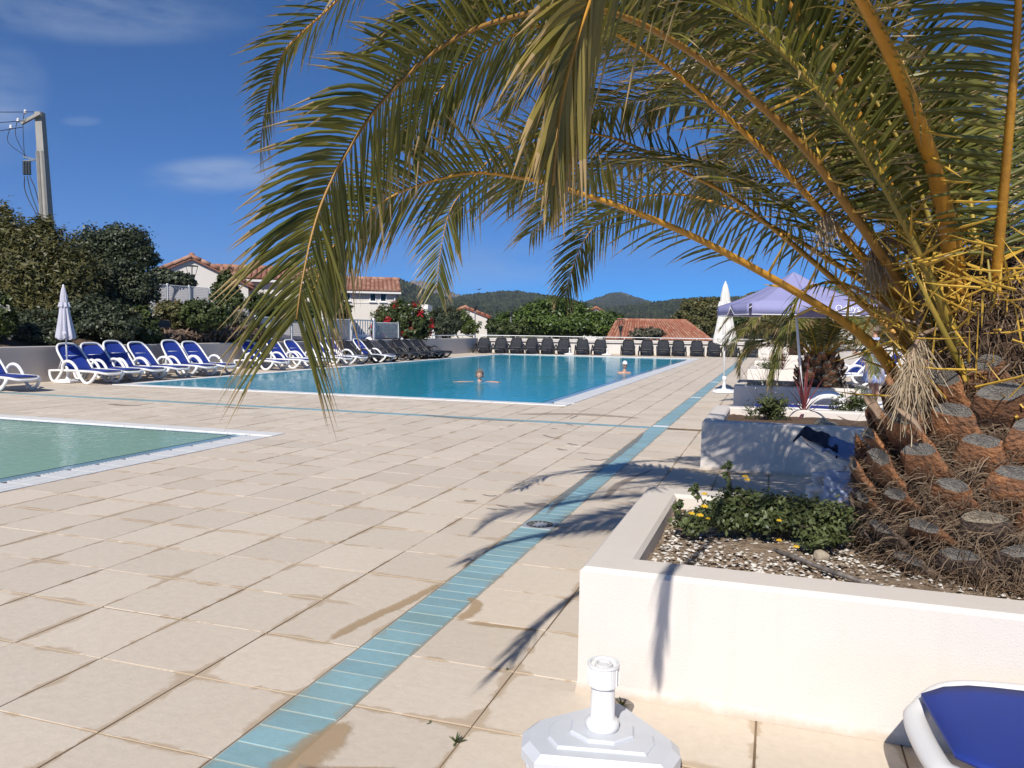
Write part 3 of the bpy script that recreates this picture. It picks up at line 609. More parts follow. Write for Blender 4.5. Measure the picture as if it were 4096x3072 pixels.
frond(palm, V3((2150,880,3.6),(2150,700,3.5),(2155,570,3.4),(2178,307,3.1),(2200,0,2.8),(2190,-250,2.5),(2140,-480,2.15),(2050,-600,1.8),(1900,-640,1.5)),
      n=130, Lmax=.55, Wl=.024, r0=.034, start=.26, sag=.25, twist=-.4, seed=8, spl=.26, spines=16)
frond(palm, V3((1985,720,4.0),(1880,640,3.95),(1800,610,3.92),(1735,632,3.9),(1705,690,3.88),(1680,760,3.86),(1668,812,3.85)), n=36, Lmax=.13, Wl=.013, r0=.013, start=.3, sag=.9, seed=9, spines=5, tuft=.35, spl=.12)
# the rest of the crown, all round: (heading degrees, start elevation degrees, length)
for k, (hd, el, Lg) in enumerate(((200,68,3.6),(160,62,3.6),(140,75,3.5),(120,55,3.8),(98,70,3.6),(80,58,3.7),(60,72,3.5),(40,55,3.8),(18,66,3.6),(355,52,3.7),(330,60,3.5),(175,80,3.3),(110,82,3.2),(20,82,3.2),(190,84,3.4),(150,50,3.6),(215,60,3.5),(90,42,3.5),(170,72,3.5),(125,66,3.4))):
    h_ = math.radians(hd); H = Vector((math.cos(h_), math.sin(h_), 0)); e = math.radians(el); p = CB + H*.2 + Vector((0,0,.05+.25*math.sin(e))); pts = [p.copy()]; stp = Lg/9
    for i in range(9):
        pts.append(pts[-1] + (H*math.cos(e)+Vector((0,0,1))*math.sin(e))*stp); e -= math.radians(lerp(4, 24, i/8))*(1.05 if el > 60 else .85)
    frond(palm, pts, n=140, Lmax=.56, Wl=.024, r0=.018, start=.22, sag=.25, twist=((k*37) % 11-5)/5*.6, seed=20+k, spines=14, spl=.24, rmat='rachis_dull' if k % 3 else 'rachis_green', seg=3)
# dense young spiny stalks in the heart
b = MB(); b.smooth = True
for k in range(9):
    a = random.uniform(0, 6.3); rr = random.uniform(.05, .3); e = random.uniform(.75, 1.45); p = Vector((rr*math.cos(a), rr*math.sin(a), random.uniform(.55, .85))); d = Vector((math.cos(a)*math.cos(e), math.sin(a)*math.cos(e), math.sin(e)))
    L = random.uniform(.5, 1.1); b.tube([p, p+d*L*.5, p+d*L+Vector((0,0,-.03))], [.02, .014, .004], 5)
tag(b.build('heart_stalks', M['rachis_dull'], palm), kind='stuff')
b = MB()
for k in range(620):
    a = random.uniform(0, 6.3); rr = random.uniform(.2, .6); z = random.uniform(.72, 1.4); p = Vector((rr*math.cos(a)*(.6+.4*z), rr*math.sin(a)*(.6+.4*z), z))
    d = Vector((random.gauss(0,1), random.gauss(0,1), random.gauss(.45,.7))).normalized(); L = random.uniform(.12, .3); k_ = random.uniform(.55, 1.0); b.tube([p, p+d*L*.6+Vector((0,0,-.02*L)), p+d*L], [.0065*k_, .0045*k_, .0008], 4)
tag(b.build('heart_spines', M['spine'], palm), kind='stuff')

# brown fibrous heart between the stalks
c = MB(); c.smooth = True; c.lathe([(.40,.55),(.36,.75),(.30,.95),(.22,1.15),(.13,1.35),(.04,1.5)], 20); c.build('crown_core', M['bark'], palm)
vs = []; fs = []; rn = []; Rf = random.Random(77)
for k in range(5200):
    z = Rf.uniform(.55, 1.5); a = Rf.uniform(0, 6.283); r = interp(z, [.55,.75,.95,1.15,1.35,1.5], [.42,.38,.33,.25,.16,.06])*Rf.uniform(.95, 1.15); p = Vector((r*math.cos(a), r*math.sin(a), z)); d = Vector((Rf.gauss(0,.6), Rf.gauss(0,.6), Rf.gauss(.1,.9))).normalized(); L = Rf.uniform(.05, .2); s_ = d.cross(Vector((math.cos(a), math.sin(a), .1))).normalized()*Rf.uniform(.001,.003); i0 = len(vs)
    vs += [p-s_, p+s_, p+d*L*.5-s_, p+d*L*.5+s_, p+d*L+Vector((0,0,-.3*L))]; fs += [(i0,i0+1,i0+3,i0+2),(i0+2,i0+3,i0+4)]; v = Rf.random()**1.6; rn += [v, v]
me = bpy.data.meshes.new('crown_fibre'); me.from_pydata(vs, [], fs); me.materials.append(M['fibre']); add_attr(me, 'rnd', rn); tag(link('crown_fibre', me, palm), kind='stuff')

def scaly_trunk(tree, prof, nb, rows, size, seed, fibres, zbrown):
    """core, cut leaf bases in a spiral, and loose fibre between them; z from the tree's foot"""
    R = random.Random(seed); zs = [p[1] for p in prof]; rs = [p[0] for p in prof]; ztop = zs[-1]
    c = MB(); c.smooth = True; c.lathe([(r*.93, z) for r, z in prof], 28); c.build('trunk_core', M['bark'], tree)
    def bootmesh(brown, vseed):
        q = random.Random(vseed); b = MB(); n = 10; rings = []
        # lens section, wide at the trunk, narrowing to an oblique cut
        for (y, wd, th, zc) in ((-.02, .62, .34, -.12), (.16, .58, .34, -.02), (.34, .5, .33, .1), (.48, .44, .31, .22)):
            ring = []
            for k in range(n):
                a = 2*math.pi*k/n; cx = math.copysign(abs(math.cos(a))**.8, math.cos(a)); ring.append(Vector((cx*wd*q.uniform(.86, 1.1), y+math.sin(a)*.05+q.uniform(-.03,.03), q.uniform(-.03,.03)+zc+math.sin(a)*th*.5*(1.15 if math.sin(a) > 0 else .85))))
            rings.append(ring)
        b.smooth = True; vs = [v*size for r in rings for v in r]
        for i in range(3): b.add([], []); 
        k0 = len(b.v); b.v += [tuple(v) for v in vs]
        for i in range(3):
            for k in range(n):
                b.f.append((k0+i*n+k, k0+i*n+(k+1) % n, k0+(i+1)*n+(k+1) % n, k0+(i+1)*n+k)); b.mi.append(0); b.sm.append(True)
        top = [Vector(v) for v in vs[-n:]]; cen = sum(top, Vector())/n; k1 = len(b.v)
        b.v += [tuple(cen+(v-cen)*.9+Vector((0, .008, .006))) for v in top] + [tuple(cen + Vector((0, -.012, -.004)))]
        for k in range(n):
            b.f.append((k0+3*n+k, k0+3*n+(k+1) % n, k1+(k+1) % n, k1+k)); b.mi.append(0); b.sm.append(False)
            b.f.append((k1+k, k1+(k+1) % n, k1+n)); b.mi.append(1); b.sm.append(False)
        return b.mesh('leaf_base', [M['boot'] if brown else M['boot_grey'], M['cut'] if q.random() < .75 else M['cut_pale']])
    vb = [bootmesh(True, seed*10+i) for i in range(4)]; vg = [bootmesh(False, seed*10+5+i) for i in range(4)]
    for k in range(nb):
        z = lerp(zs[0]+.03, ztop-.02, (k+.5)/nb); a = k*2.39996+seed; r = interp(z, zs, rs)
        brown = z > zbrown+R.uniform(-.08, .08)
        o = link('leaf_base', R.choice(vb if brown else vg), tree, (math.cos(a)*r*.96, math.sin(a)*r*.96, z)); t = (z-zs[0])/(ztop-zs[0])
        tilt = lerp(-.1, .75, t)+R.uniform(-.12, .12); s = lerp(.86, 1.12, t)*R.uniform(.85, 1.12)
        # local y points outwards, tipped upwards towards the crown
        o.rotation_euler = (tilt, R.uniform(-.15, .15), a-math.pi/2); o.scale = (s, s*lerp(.75, 1.25, t), s)
    vs = []; fs = []; rn = []
    for k in range(fibres):
        z = lerp(zs[0], ztop+.04, R.random()**1.35); a = R.uniform(0, 6.283); r = interp(z, zs, rs)*R.uniform(.92, 1.05); p = Vector((r*math.cos(a), r*math.sin(a), z)); out_ = Vector((math.cos(a), math.sin(a), 0)); tang = Vector((-math.sin(a), math.cos(a), 0))
        d = (tang*R.gauss(0, 1) + out_*abs(R.gauss(.25, .3)) + Vector((0,0,1))*R.gauss(-.1, .35)).normalized(); L = R.uniform(.04, .15)*size/.2; w_ = R.uniform(.0008, .0022)
        q = p+d*L*.5+out_*R.uniform(0, .02); e = p+d*L+Vector((0,0,-.35*L)); s = d.cross(out_).normalized()*w_; i0 = len(vs)
        vs += [p-s, p+s, q-s, q+s, e]; fs += [(i0, i0+1, i0+3, i0+2), (i0+2, i0+3, i0+4)]; v = R.random()**1.3; rn += [v, v]
    me = bpy.data.meshes.new('fibre'); me.from_pydata(vs, [], fs); me.materials.append(M['fibre']); add_attr(me, 'rnd', rn); tag(link('fibre', me, tree), kind='stuff')
scaly_trunk(palm, [(.54, -.02), (.58, .12), (.60, .3), (.58, .45), (.52, .6), (.42, .72), (.25, .85)], 104, 6, .195, 3, 17000, .26)

def dead_spray(tree, ctrl, n, L, seed, spread=.25):
    """withered flower stalk: a brush of thin crooked strands hanging from a curved stem"""
    R = random.Random(seed); o0 = Vector(tree.location); P = [p-o0 for p in spline(ctrl, 24)]; b = MB(); b.smooth = True; b.tube(P, [lerp(.012, .005, i/23) for i in range(24)], 6)
    root = b.build('flower_stalk', M['sheath'], tree); vs = []; fs = []; rn = []
    for k in range(n):
        p = P[R.randint(9, 23)]; d = Vector((R.gauss(0, spread), R.gauss(0, spread), -1)).normalized(); ln = L*R.uniform(.35, 1); w_ = .0018; q = p.copy(); i0 = len(vs); sg = 7; s = Vector((R.gauss(0,1), R.gauss(0,1), 0)).normalized()*w_
        for i in range(sg+1):
            vs += [q-s, q+s]; q = q + d*(ln/sg) + Vector((R.gauss(0, .006), R.gauss(0, .006), 0))
            if i: fs.append((i0+2*i-2, i0+2*i-1, i0+2*i+1, i0+2*i)); rn.append(R.random())
    me = bpy.data.meshes.new('strands'); me.from_pydata(vs, [], fs); me.materials.append(M['flower_stalk']); add_attr(me, 'rnd', rn); tag(link('strands', me, root), kind='stuff')
dead_spray(palm, V3((2060,700,3.7),(2010,715,3.5),(1985,730,3.4),(1970,770,3.38),(1962,800,3.37)), 330, .34, 1, .3)
dead_spray(palm, V3((1975,560,3.9),(1930,520,3.8),(1900,520,3.75),(1880,545,3.72)), 240, .25, 2, .22)
dead_spray(palm, V3((1850,480,3.9),(1800,460,3.85),(1770,480,3.82)), 100, .2, 3, .2)
dead_spray(palm, V3((2120,560,3.9),(2090,540,3.85),(2075,560,3.8)), 120, .25, 4, .22)
# papery dead sheaths among the stalks
for k, q in enumerate((((2010,560,3.85),(1990,640,3.8),(1985,720,3.75)), ((2040,640,3.7),(2050,740,3.66),(2080,810,3.62)), ((1880,640,3.7),(1950,690,3.68),(2010,700,3.66)), ((1985,560,3.9),(1960,500,3.9),(1940,440,3.9)), ((1935,880,3.35),(1975,910,3.3),(1992,935,3.28)), ((1870,855,3.5),(1890,880,3.45),(1900,905,3.42)))):
    P = [p-Vector(palm.location) for p in spline(V3(*q), 10)]; b = MB(); b.smooth = True; b.tube(P, [.035*interp(i/9, [0,.3,1],[.4,1,.25]) for i in range(10)], 7, sq=.35); b.build('dry_sheath', M['sheath'], palm)

# the smaller palm in the shaded planter
palm2 = empty('palm_tree', (3.55, 14.0-1.05, .43), 0, 'smaller palm with scaly brown trunk behind the open umbrella', 'palm tree')
scaly_trunk(palm2, [(.36, -.02), (.42, .15), (.42, .35), (.34, .5), (.2, .65)], 60, 5, .14, 11, 3000, .1)
def ring_crown(tree, base, specs, n, Lmax, seed):
    for k, (hd, el, Lg) in enumerate(specs):
        h_ = math.radians(hd); H = Vector((math.cos(h_), math.sin(h_), 0)); e = math.radians(el); p = base + H*.12; pts = [p.copy()]; stp = Lg/8
        for i in range(8):
            pts.append(pts[-1] + (H*math.cos(e)+Vector((0,0,1))*math.sin(e))*stp); e -= math.radians(lerp(6, 30, i/7))
        frond(tree, pts, n=n, Lmax=Lmax, Wl=.024, r0=.016, start=.13, sag=.3, seed=seed+k, spines=6, spl=.1, rmat='rachis' if k % 2 else 'rachis_green', seg=3)
ring_crown(palm2, Vector((3.55, 12.95, 1.0)), [(180,62,2.2),(205,48,2.0),(160,50,2.2),(225,66,2.1),(250,55,2.0),(270,70,2.2),(290,58,2.0),(310,66,2.1),(335,52,2.1),(0,64,2.2),(30,52,2.0),(60,66,2.1),(90,55,2.0),(120,66,2.2),(140,48,2.0),(190,78,2.2),(280,82,2.2),(20,80,2.2),(100,80,2.1),(195,36,1.7),(172,30,1.7),(300,36,1.8),(345,34,1.8)], 84, .40, 200)
palm3 = empty('palm_tree', (3.6, 33.2, .43), 0, 'far palm almost hidden behind the smaller palm, before the end wall', 'palm tree')
scaly_trunk(palm3, [(.3, -.02), (.34, .2), (.3, .45), (.2, .6)], 30, 4, .13, 12, 300, .1)
ring_crown(palm3, Vector((3.6, 33.2, 1.0)), [(180,62,2.3),(205,70,2.2),(160,45,2.2),(225,50,2.1),(250,72,2.2),(280,50,2.1),(310,66,2.2),(340,52,2.1),(20,66,2.2),(60,50,2.1),(100,66,2.1),(135,55,2.2)], 36, .4, 260)
# ------------------------------------------------------------------ sun loungers
def make_lounger(label, back, pm, sm, back_label=None):
    """foot towards +x, head towards -x, origin on the ground under the middle of the lounger"""
    root = empty('sun_lounger', (0,0,0), 0, label, 'sun lounger')
    hw = .33
    def oval(pts, r, sq, name, mt): b = MB(); b.smooth = True; b.tube(pts, r, 10, sq=sq); return b.build(name, mt, root)
    zs = .31; hx = -.22                                  # seat height and hinge
    # side rails with rounded foot end: one U-shaped tube
    rail = [(-.92,-hw,zs-.03),(-.55,-hw,zs-.01),(0,-hw,zs),(.6,-hw,zs),(.84,-hw+.02,zs-.01),(.95,-hw+.12,zs-.04),(.985,-.12,zs-.05),(.985,.12,zs-.05),(.95,hw-.12,zs-.04),(.84,hw-.02,zs-.01),(.6,hw,zs),(0,hw,zs),(-.55,hw,zs-.01),(-.92,hw,zs-.03)]
    oval(spline(rail, 60), .036, .8, 'side_rail', pm)
    for s in (-1, 1):
        # arm: rises behind the hinge, arches over the seat and sweeps down to the ground, then curls up under the foot end
        arm = [(-.36,s*(hw+.035),zs-.03),(-.33,s*(hw+.05),zs+.12),(-.2,s*(hw+.055),zs+.215),(0,s*(hw+.055),zs+.205),(.17,s*(hw+.05),zs+.08),(.32,s*(hw+.045),.17),(.45,s*(hw+.04),.055),(.58,s*(hw+.035),.045),(.72,s*(hw+.03),.12),(.82,s*(hw+.015),.24),(.80,s*(hw+.0),zs-.03)]
        oval(spline(arm, 48), .032, 1.15, 'armrest', pm)
        leg = [(-.9,s*hw,zs-.04),(-.86,s*(hw+.02),.16),(-.76,s*(hw+.03),.05),(-.64,s*(hw+.03),.05),(-.52,s*(hw+.02),.16),(-.44,s*hw,zs-.04)]
        oval(spline(leg, 24), .03, 1.0, 'leg', pm)
        w_ = MB(); w_.smooth = True; w_.tube([(.87,s*(hw-.03),.1),(.87,s*(hw+.02),.1)], .09, 14); 
    # seat sling
    def sling(x0, x1, w0, rows, sagz, name, mt, xf=None, round_foot=False, round_head=False):
        b = MB(); b.smooth = True; top = []; n = 10
        for layer in (0, 1):
            for i in range(rows+1):
                t = i/rows; x = lerp(x0, x1, t); w_ = w0
                if round_foot and t > .8: w_ = w0*math.sqrt(max(.02, 1-((t-.8)/.2)**2*.62))
                if round_head and t < .22: w_ = w0*math.sqrt(max(.02, 1-((.22-t)/.22)**2*.45))
                for j in range(n+1):
                    u = j/n*2-1; z = -sagz*(1-u*u)*math.sin(math.pi*t)*.8 - (.012 if layer else 0); p = Vector((x, u*w_, z)); top.append(xf @ p if xf else p)
        W = n+1; o = (rows+1)*W; fs = []
        for i in range(rows):
            for j in range(n): a = i*W+j; fs += [(a, a+W, a+W+1, a+1), (o+a, o+a+1, o+a+W+1, o+a+W)]
        for j in range(n): fs += [(j, j+1, o+j+1, o+j), (rows*W+j, o+rows*W+j, o+rows*W+j+1, rows*W+j+1)]
        for i in range(rows): fs += [(i*W, o+i*W, o+(i+1)*W, (i+1)*W), (i*W+n, (i+1)*W+n, o+(i+1)*W+n, o+i*W+n)]
        b.add(top, fs); return b.build(name, mt, root)
    sling(hx+.01, .958, hw-.024, 14, .02, 'seat_sling', sm, Matrix.Translation((0,0,zs+.02)), round_foot=True)
    bt = MB(); bt.smooth = True
    for x in (-.05, .3, .65): bt.tube([(x,-hw,zs-.03),(x,hw,zs-.03)], .014, 6)
    bt.build('cross_bars', pm, root)
    # backrest raised by `back` radians, hinged at hx
    X = Matrix.Translation((hx, 0, zs+.02)) @ Matrix.Rotation(back, 4, 'Y')
    hb = hw-.015; Lb = .80
    fr = [(0,-hb,0),(-.25,-hb-.005,.0),(-.58,-hb+.01,.01),(-.74,-hb+.07,.02),(-.80,-.13,.03),(-.80,.13,.03),(-.74,hb-.07,.02),(-.58,hb-.01,.01),(-.25,hb+.005,0),(0,hb,0)]
    f = MB(); f.smooth = True; f.tube([X @ Vector(p) for p in spline(fr, 46)], .027, 10, sq=1.0); f.build('back_frame', pm, root)
    sling(-.775, .0, hb-.02, 12, .02, 'back_sling', sm, X, round_head=True)
    # support strut
    q = X @ Vector((-.45, 0, -.02)); st = MB(); st.smooth = True
    for s in (-1, 1): st.tube([(q.x, s*.22, q.z), (-.72, s*.24, zs-.04)], .012, 6)
    st.tube([(q.x, -.22, q.z), (q.x, .22, q.z)], .012, 6); st.build('back_strut', pm, root)
    return root
GB = 'blue and white sun loungers along the wall'; GD = 'dark sun loungers along the left wall'; GF = 'dark sun loungers facing the camera at the far wall'
blue = make_lounger('x', math.radians(46), M['plastic'], M['blue_sling'])
dark = make_lounger('x', math.radians(44), M['dark_plastic'], M['dark_sling'])
blue2 = make_lounger('x', math.radians(51), M['plastic'], M['blue_sling']); dark2 = make_lounger('x', math.radians(38), M['dark_plastic'], M['dark_sling'])
used = {id(q): False for q in (blue, dark, blue2, dark2)}
def place(proto, x, y, rz, label, group, z=0, rx=0, ry=0):
    if not used[id(proto)]: o = proto; used[id(proto)] = True
    else: o = copy_tree(proto)
    o.location = (x, y, z); o.rotation_euler = (rx, ry, rz); o['label'] = label
    if group: o['group'] = group
    elif 'group' in o: del o['group']
    return o
ORD = ('first', 'second', 'third', 'fourth', 'fifth', 'sixth', 'seventh', 'eighth', 'ninth', 'tenth', 'eleventh', 'twelfth', 'thirteenth', 'fourteenth', 'fifteenth', 'sixteenth')
XL = -12.95
place(blue, -12.75, 9.75, math.radians(-8), 'blue and white lounger cut off by the left edge of the photo', GB)
six = (12.24, 13.04, 13.75, 14.62, 15.68, 16.45)
for k, y in enumerate(six):
    lab = ('blue and white lounger right beside the closed lilac umbrella', 'second blue lounger from the closed lilac umbrella', 'third blue lounger from the closed lilac umbrella', 'fourth blue lounger from the closed lilac umbrella', 'fifth blue lounger from the closed lilac umbrella', 'sixth blue lounger from the closed lilac umbrella, before the gap')[k]
    place((blue, blue, blue2, blue, blue2, blue)[k], XL+random.uniform(-.12, .12), y-.1, math.radians(random.uniform(-14, -2)), lab, GB)
row = ((19.28,'b'),(20.54,'b'),(21.72,'b'),(23.12,'b'),(24.26,'b'),(25.34,'d'),(26.34,'b'),(27.06,'d'),(28.58,'d'),(30.14,'d'),(31.0,'d'),(31.8,'d'),(32.64,'d'))
lb = ['blue lounger first after the gap in the row, left of the hanging palm frond', 'second blue lounger after the gap in the row', 'blue lounger behind the tip of the hanging palm frond', 'blue lounger just right of the hanging palm frond', 'blue lounger just left of the first dark one', 'single blue lounger standing between two dark ones']
ld = ['dark lounger standing between two blue ones', 'dark lounger just beyond the last blue one', 'second dark lounger beyond the last blue one', 'dark lounger fourth from the end of the left wall row', 'dark lounger third from the end of the left wall row', 'dark lounger second from the end of the left wall row', 'last dark lounger of the left wall row, nearest the corner']
ib = idk = 0
for (y, t) in row:
    if t == 'b': place(blue2 if ib % 3 == 1 else blue, XL+random.uniform(-.12, .12), y-.1, math.radians(random.uniform(-14, -2)), lb[ib], GB); ib += 1
    else: place(dark if idk % 2 else dark2, XL+random.uniform(-.12, .12), y-.1, math.radians(random.uniform(-14, -2)), ld[idk], GD); idk += 1
far = (260,400,525,645,778,905,1065,1200,1435,1580,1720,1845,1990,2130,2272,2420)
th = math.atan2(5.8, 18.6)
for k, cx in enumerate(far):
    vx = (1800+cx*.4973)/K
    # head against the end wall, foot towards the pool
    best = min(((abs((Vector((X, 41.3+(X+14)*.312-.85, .6))-CP).dot(CR)/dep((X, 41.3+(X+14)*.312-.85, .6))*CF/K+1106-vx), X) for X in np.arange(-14, 4, .02)))[1]
    lab = 'dark lounger nearest the corner at the left end of the far wall row' if k == 0 else ('last dark lounger at the right end of the far wall row' if k == 15 else '%s dark lounger from the left along the far wall' % ORD[k])
    o = place(dark, best, 41.3+(best+14)*.312-.95, -math.pi/2+th*.4+random.uniform(-.08, .08), lab, GF)
# loungers on the right: near corner, under towels, in the shade, and a tipped-up pair
fgl = place(blue, 4.22, -.02, math.pi+math.radians(4), 'white lounger with blue seat in the bottom right corner', None)
tl = make_lounger('blue and white lounger under towels between the two nearest planters', math.radians(22), M['plastic'], M['blue_sling']); tl.location = (3.98, 4.0, 0); tl.rotation_euler = (0, 0, math.radians(-6))
shl = make_lounger('blue and white lounger in the umbrella shade behind the second planter', math.radians(6), M['plastic'], M['blue_sling']); shl.location = (3.45, 10.4, 0); shl.rotation_euler = (0, 0, math.radians(178))
for k, (x, y, lab) in enumerate(((4.75, 22.6, 'blue lounger leaning upright, leftmost behind the smaller palm trunk'), (5.05, 22.2, 'blue lounger leaning upright in the middle behind the smaller palm trunk'), (5.4, 21.8, 'blue lounger leaning upright, rightmost beside the woman in blue'))):
    place(blue, x, y, math.radians(205), lab, 'blue loungers leaning behind the smaller palm')
# towels on the second lounger
M['navy'] = mat('navy_cloth', (.012, .016, .05), .9, var=.4, scale=9)
M['towel'] = mat('light_blue_towel', (.22, .33, .62), .92, var=.15, scale=8, bump=.4, bscale=400)
M['towel2'] = mat('pale_blue_towel', (.52, .60, .80), .92, var=.12, scale=8, bump=.4, bscale=400)
def cloth(name, mt, loc, w_, l_, fold, label, cat, rz=0, seed=0, drop=.18):
    R = random.Random(seed); n, m_ = 26, 20; vs = []; fs = []
    for j in range(m_+1):
        for i in range(n+1):
            u = (i/n-.5); v = (j/m_-.5); e = max(0, abs(u)-.34)/.16
            z = fold*(math.sin(u*17+seed)+math.sin(v*23+u*9+seed*2)+.6*math.sin(u*41+v*31))*.5 - drop*e*e*.6 + .03
            vs.append((u*w_*(1-.12*e), v*l_, z))
    for j in range(m_):
        for i in range(n): a = j*(n+1)+i; fs.append((a, a+1, a+n+2, a+n+1))
    b = MB(); b.smooth = True; b.add(vs, fs); o = b.build(name, mt, None, loc); o.rotation_euler = (0, 0, rz)
    s = o.modifiers.new('thickness', 'SOLIDIFY'); s.thickness = .012
    return tag(o, label, cat)
o = cloth('towel', M['navy'], (3.12, 4.02, .625), .38, .64, .012, 'crumpled navy cloth over the head of the lounger between the planters', 'cloth', math.radians(-6), 1, .1); o.rotation_euler = (0, math.radians(20), math.radians(-6))
o = cloth('towel', M['towel'], (3.36, 3.9, .535), .5, .55, .010, 'bright blue towel lying on the lounger between the planters', 'towel', math.radians(-6), 2, .06); o.rotation_euler = (math.radians(4), math.radians(21), math.radians(-6))
o = cloth('towel', M['towel2'], (3.42, 3.64, .30), .62, .3, .02, 'pale blue towel hanging over the near side of the lounger between the planters', 'towel', math.radians(-6), 3, .05); o.rotation_euler = (math.radians(68), 0, math.radians(-6))

# ------------------------------------------------------------------ umbrellas and their bases
M['lilac'] = mat('lilac_canvas', (.30, .30, .52), .85, var=.06, scale=2, bump=.2, bscale=500)
M['pale_canvas'] = mat('pale_canvas', (.70, .68, .64), .85, var=.08, scale=3, bump=.2, bscale=500)
M['grey_canvas'] = mat('faded_lilac_canvas', (.52, .52, .60), .85, var=.1, scale=3)
M['print_white'] = mat('white_print', (.85, .85, .85), .7)
M['print_grey'] = mat('pale_print', (.80, .80, .84), .7)
def text_mesh(s, size, mt, name='lettering', ext=.0015):
    c = bpy.data.curves.new(name, 'FONT'); c.body = s; c.size = size; c.align_x = 'CENTER'; c.extrude = ext; c.resolution_u = 4
    o = bpy.data.objects.new(name, c); COL.objects.link(o); dg = bpy.context.evaluated_depsgraph_get(); me = bpy.data.meshes.new_from_object(o.evaluated_get(dg)); COL.objects.unlink(o); bpy.data.objects.remove(o)
    me.materials.clear(); me.materials.append(mt); return me
def slab_base(parent, s=.25, mt=None):
    mt = mt or M['plastic']
    P = [(s*(1 if i in (0,1,6,7) else -1)*(1 if i in (0,7,3,4) else .78), 0) for i in range(8)]
    oc = [(s,-s*.7),(s,s*.7),(s*.7,s),(-s*.7,s),(-s,s*.7),(-s,-s*.7),(-s*.7,-s),(s*.7,-s)]
    b = MB(); b.prism(oc, .012, .075, .02); b.prism([(x*.62, y*.62) for x, y in oc], .075, .09, .008); b.build('base_slab', mt, parent)
    t = MB(); t.smooth = True; t.lathe([(.06,.088),(.06,.11),(.04,.13),(.036,.3),(.05,.31),(.05,.39),(.03,.4)], 16); t.build('base_tube', mt, parent)
def closed_umbrella(name, loc, label, mt, top, bot, rb, lean, txt, seed, face):
    root = empty(name, loc, 0, label, 'umbrella'); R = random.Random(seed); slab_base(root)
    p = MB(); p.smooth = True; ln = lambda z: (lean[0]*z, lean[1]*z, z); p.tube([ln(.3), ln(1.2), ln(top-.02)], .02, 10); p.build('pole', M['white_metal'], root)
    b = MB(); b.smooth = True; n = 64; vs = []; H = [0, .05, .18, .34, .52, .7, .86, .97, 1.0]; W = [.12, .25, .42, .5, .62, .78, .93, 1.0, .97]
    for h, w_ in zip(H, W):
        z = lerp(top, bot, h)
        for k in range(n):
            a = 2*math.pi*k/n; f = 1+.32*h*math.cos(8*a+.6*math.sin(3*a+seed))+.1*math.cos(16*a+seed); r = rb*w_*f*(.72); c = ln(z); vs.append((c[0]+r*math.cos(a), c[1]+r*math.sin(a)*.95, z + (.03*math.cos(8*a) if h > .95 else 0)))
    fs = [(i*n+k, i*n+(k+1) % n, (i+1)*n+(k+1) % n, (i+1)*n+k) for i in range(len(H)-1) for k in range(n)]; fs.append(tuple(range(n))[::-1])
    b.add(vs, fs); can = b.build('canopy', mt, root)
    # shoulder flounce part way down and cap on top
    v = MB(); v.smooth = True; vs = []
    for h, w_ in ((.30, .50), (.36, .60), (.385, .62)):
        z = lerp(top, bot, h)
        for k in range(n):
            a = 2*math.pi*k/n; f = 1+.2*math.cos(8*a+seed); c = ln(z); vs.append((c[0]+rb*w_*f*.78*math.cos(a), c[1]+rb*w_*f*.78*math.sin(a), z))
    v.add(vs, [(i*n+k, i*n+(k+1) % n, (i+1)*n+(k+1) % n, (i+1)*n+k) for i in range(2) for k in range(n)]); v.build('vent_flap', mt, can)
    c = MB(); c.lathe([(.02, top-.02), (.025, top+.02), (.01, top+.05)], 10, (lean[0]*top, lean[1]*top, 0)); c.build('finial', M['plastic'], root)
    if txt:
        me = text_mesh(txt[0], txt[1], txt[2]); o = link('lettering', me, can); d = Vector((math.cos(face), math.sin(face), 0)); zt = lerp(top, bot, .9); c = ln(zt)
        o.rotation_euler = (math.radians(90), 0, face+math.pi/2); o.location = Vector(c)+d*(rb*1.0)
    return root
lu = closed_umbrella('sun_umbrella', (-13.35, 12.02, 0), 'closed faded lilac umbrella beside the blue loungers by the left wall', M['grey_canvas'], 2.3, 1.05, .25, (-.035, 0), ('ys', .12, M['print_grey']), 3, math.radians(-50))
mu = closed_umbrella('sun_umbrella', (1.62, 17.0, 0), 'closed white umbrella standing on the deck beside the blue strip', M['pale_canvas'], 2.62, 1.18, .30, (-.018, 0), ('Odalys', .13, M['print_white']), 5, math.radians(-86))
# open umbrella
ou = empty('sun_umbrella', (3.2, 10.05, 0), math.radians(0), 'open lilac umbrella tilted over the lounger behind the second planter', 'umbrella')
slab_base(ou)
pt = Vector((-.22, -.05, 2.3))
p = MB(); p.smooth = True; p.tube([(0,0,.3), (-.10,-.02,1.2), tuple(pt)], .019, 10); p.build('pole', M['white_metal'], ou)
rz_ = math.radians(18); hwid = .92; crn = []
for k in range(8):
    a = rz_ + math.pi/4*k + math.pi/4; r = hwid*(1.38 if k % 2 == 0 else 1.0); crn.append(Vector((pt.x+r*math.cos(a), pt.y+r*math.sin(a), 1.87)))
b = MB(); vs = []; fs = []; sub = 6
for k in range(8):
    A0, A1 = crn[k], crn[(k+1) % 8]; o = len(vs)
    for i in range(sub+1):
        t = i/sub
        for j in range(7):
            e = A0.lerp(A1, j/6); q = Vector((pt.x, pt.y, 2.38)).lerp(e, t); q.z -= .05*math.sin(math.pi*t); vs.append(tuple(q))
    for i in range(sub):
        for j in range(6): a = o+i*7+j; fs.append((a, a+7, a+8, a+1))
b.smooth = True; b.add(vs, fs); cn = b.build('canopy', M['lilac'], ou); s = cn.modifiers.new('t', 'SOLIDIFY'); s.thickness = .004
pp = MB()
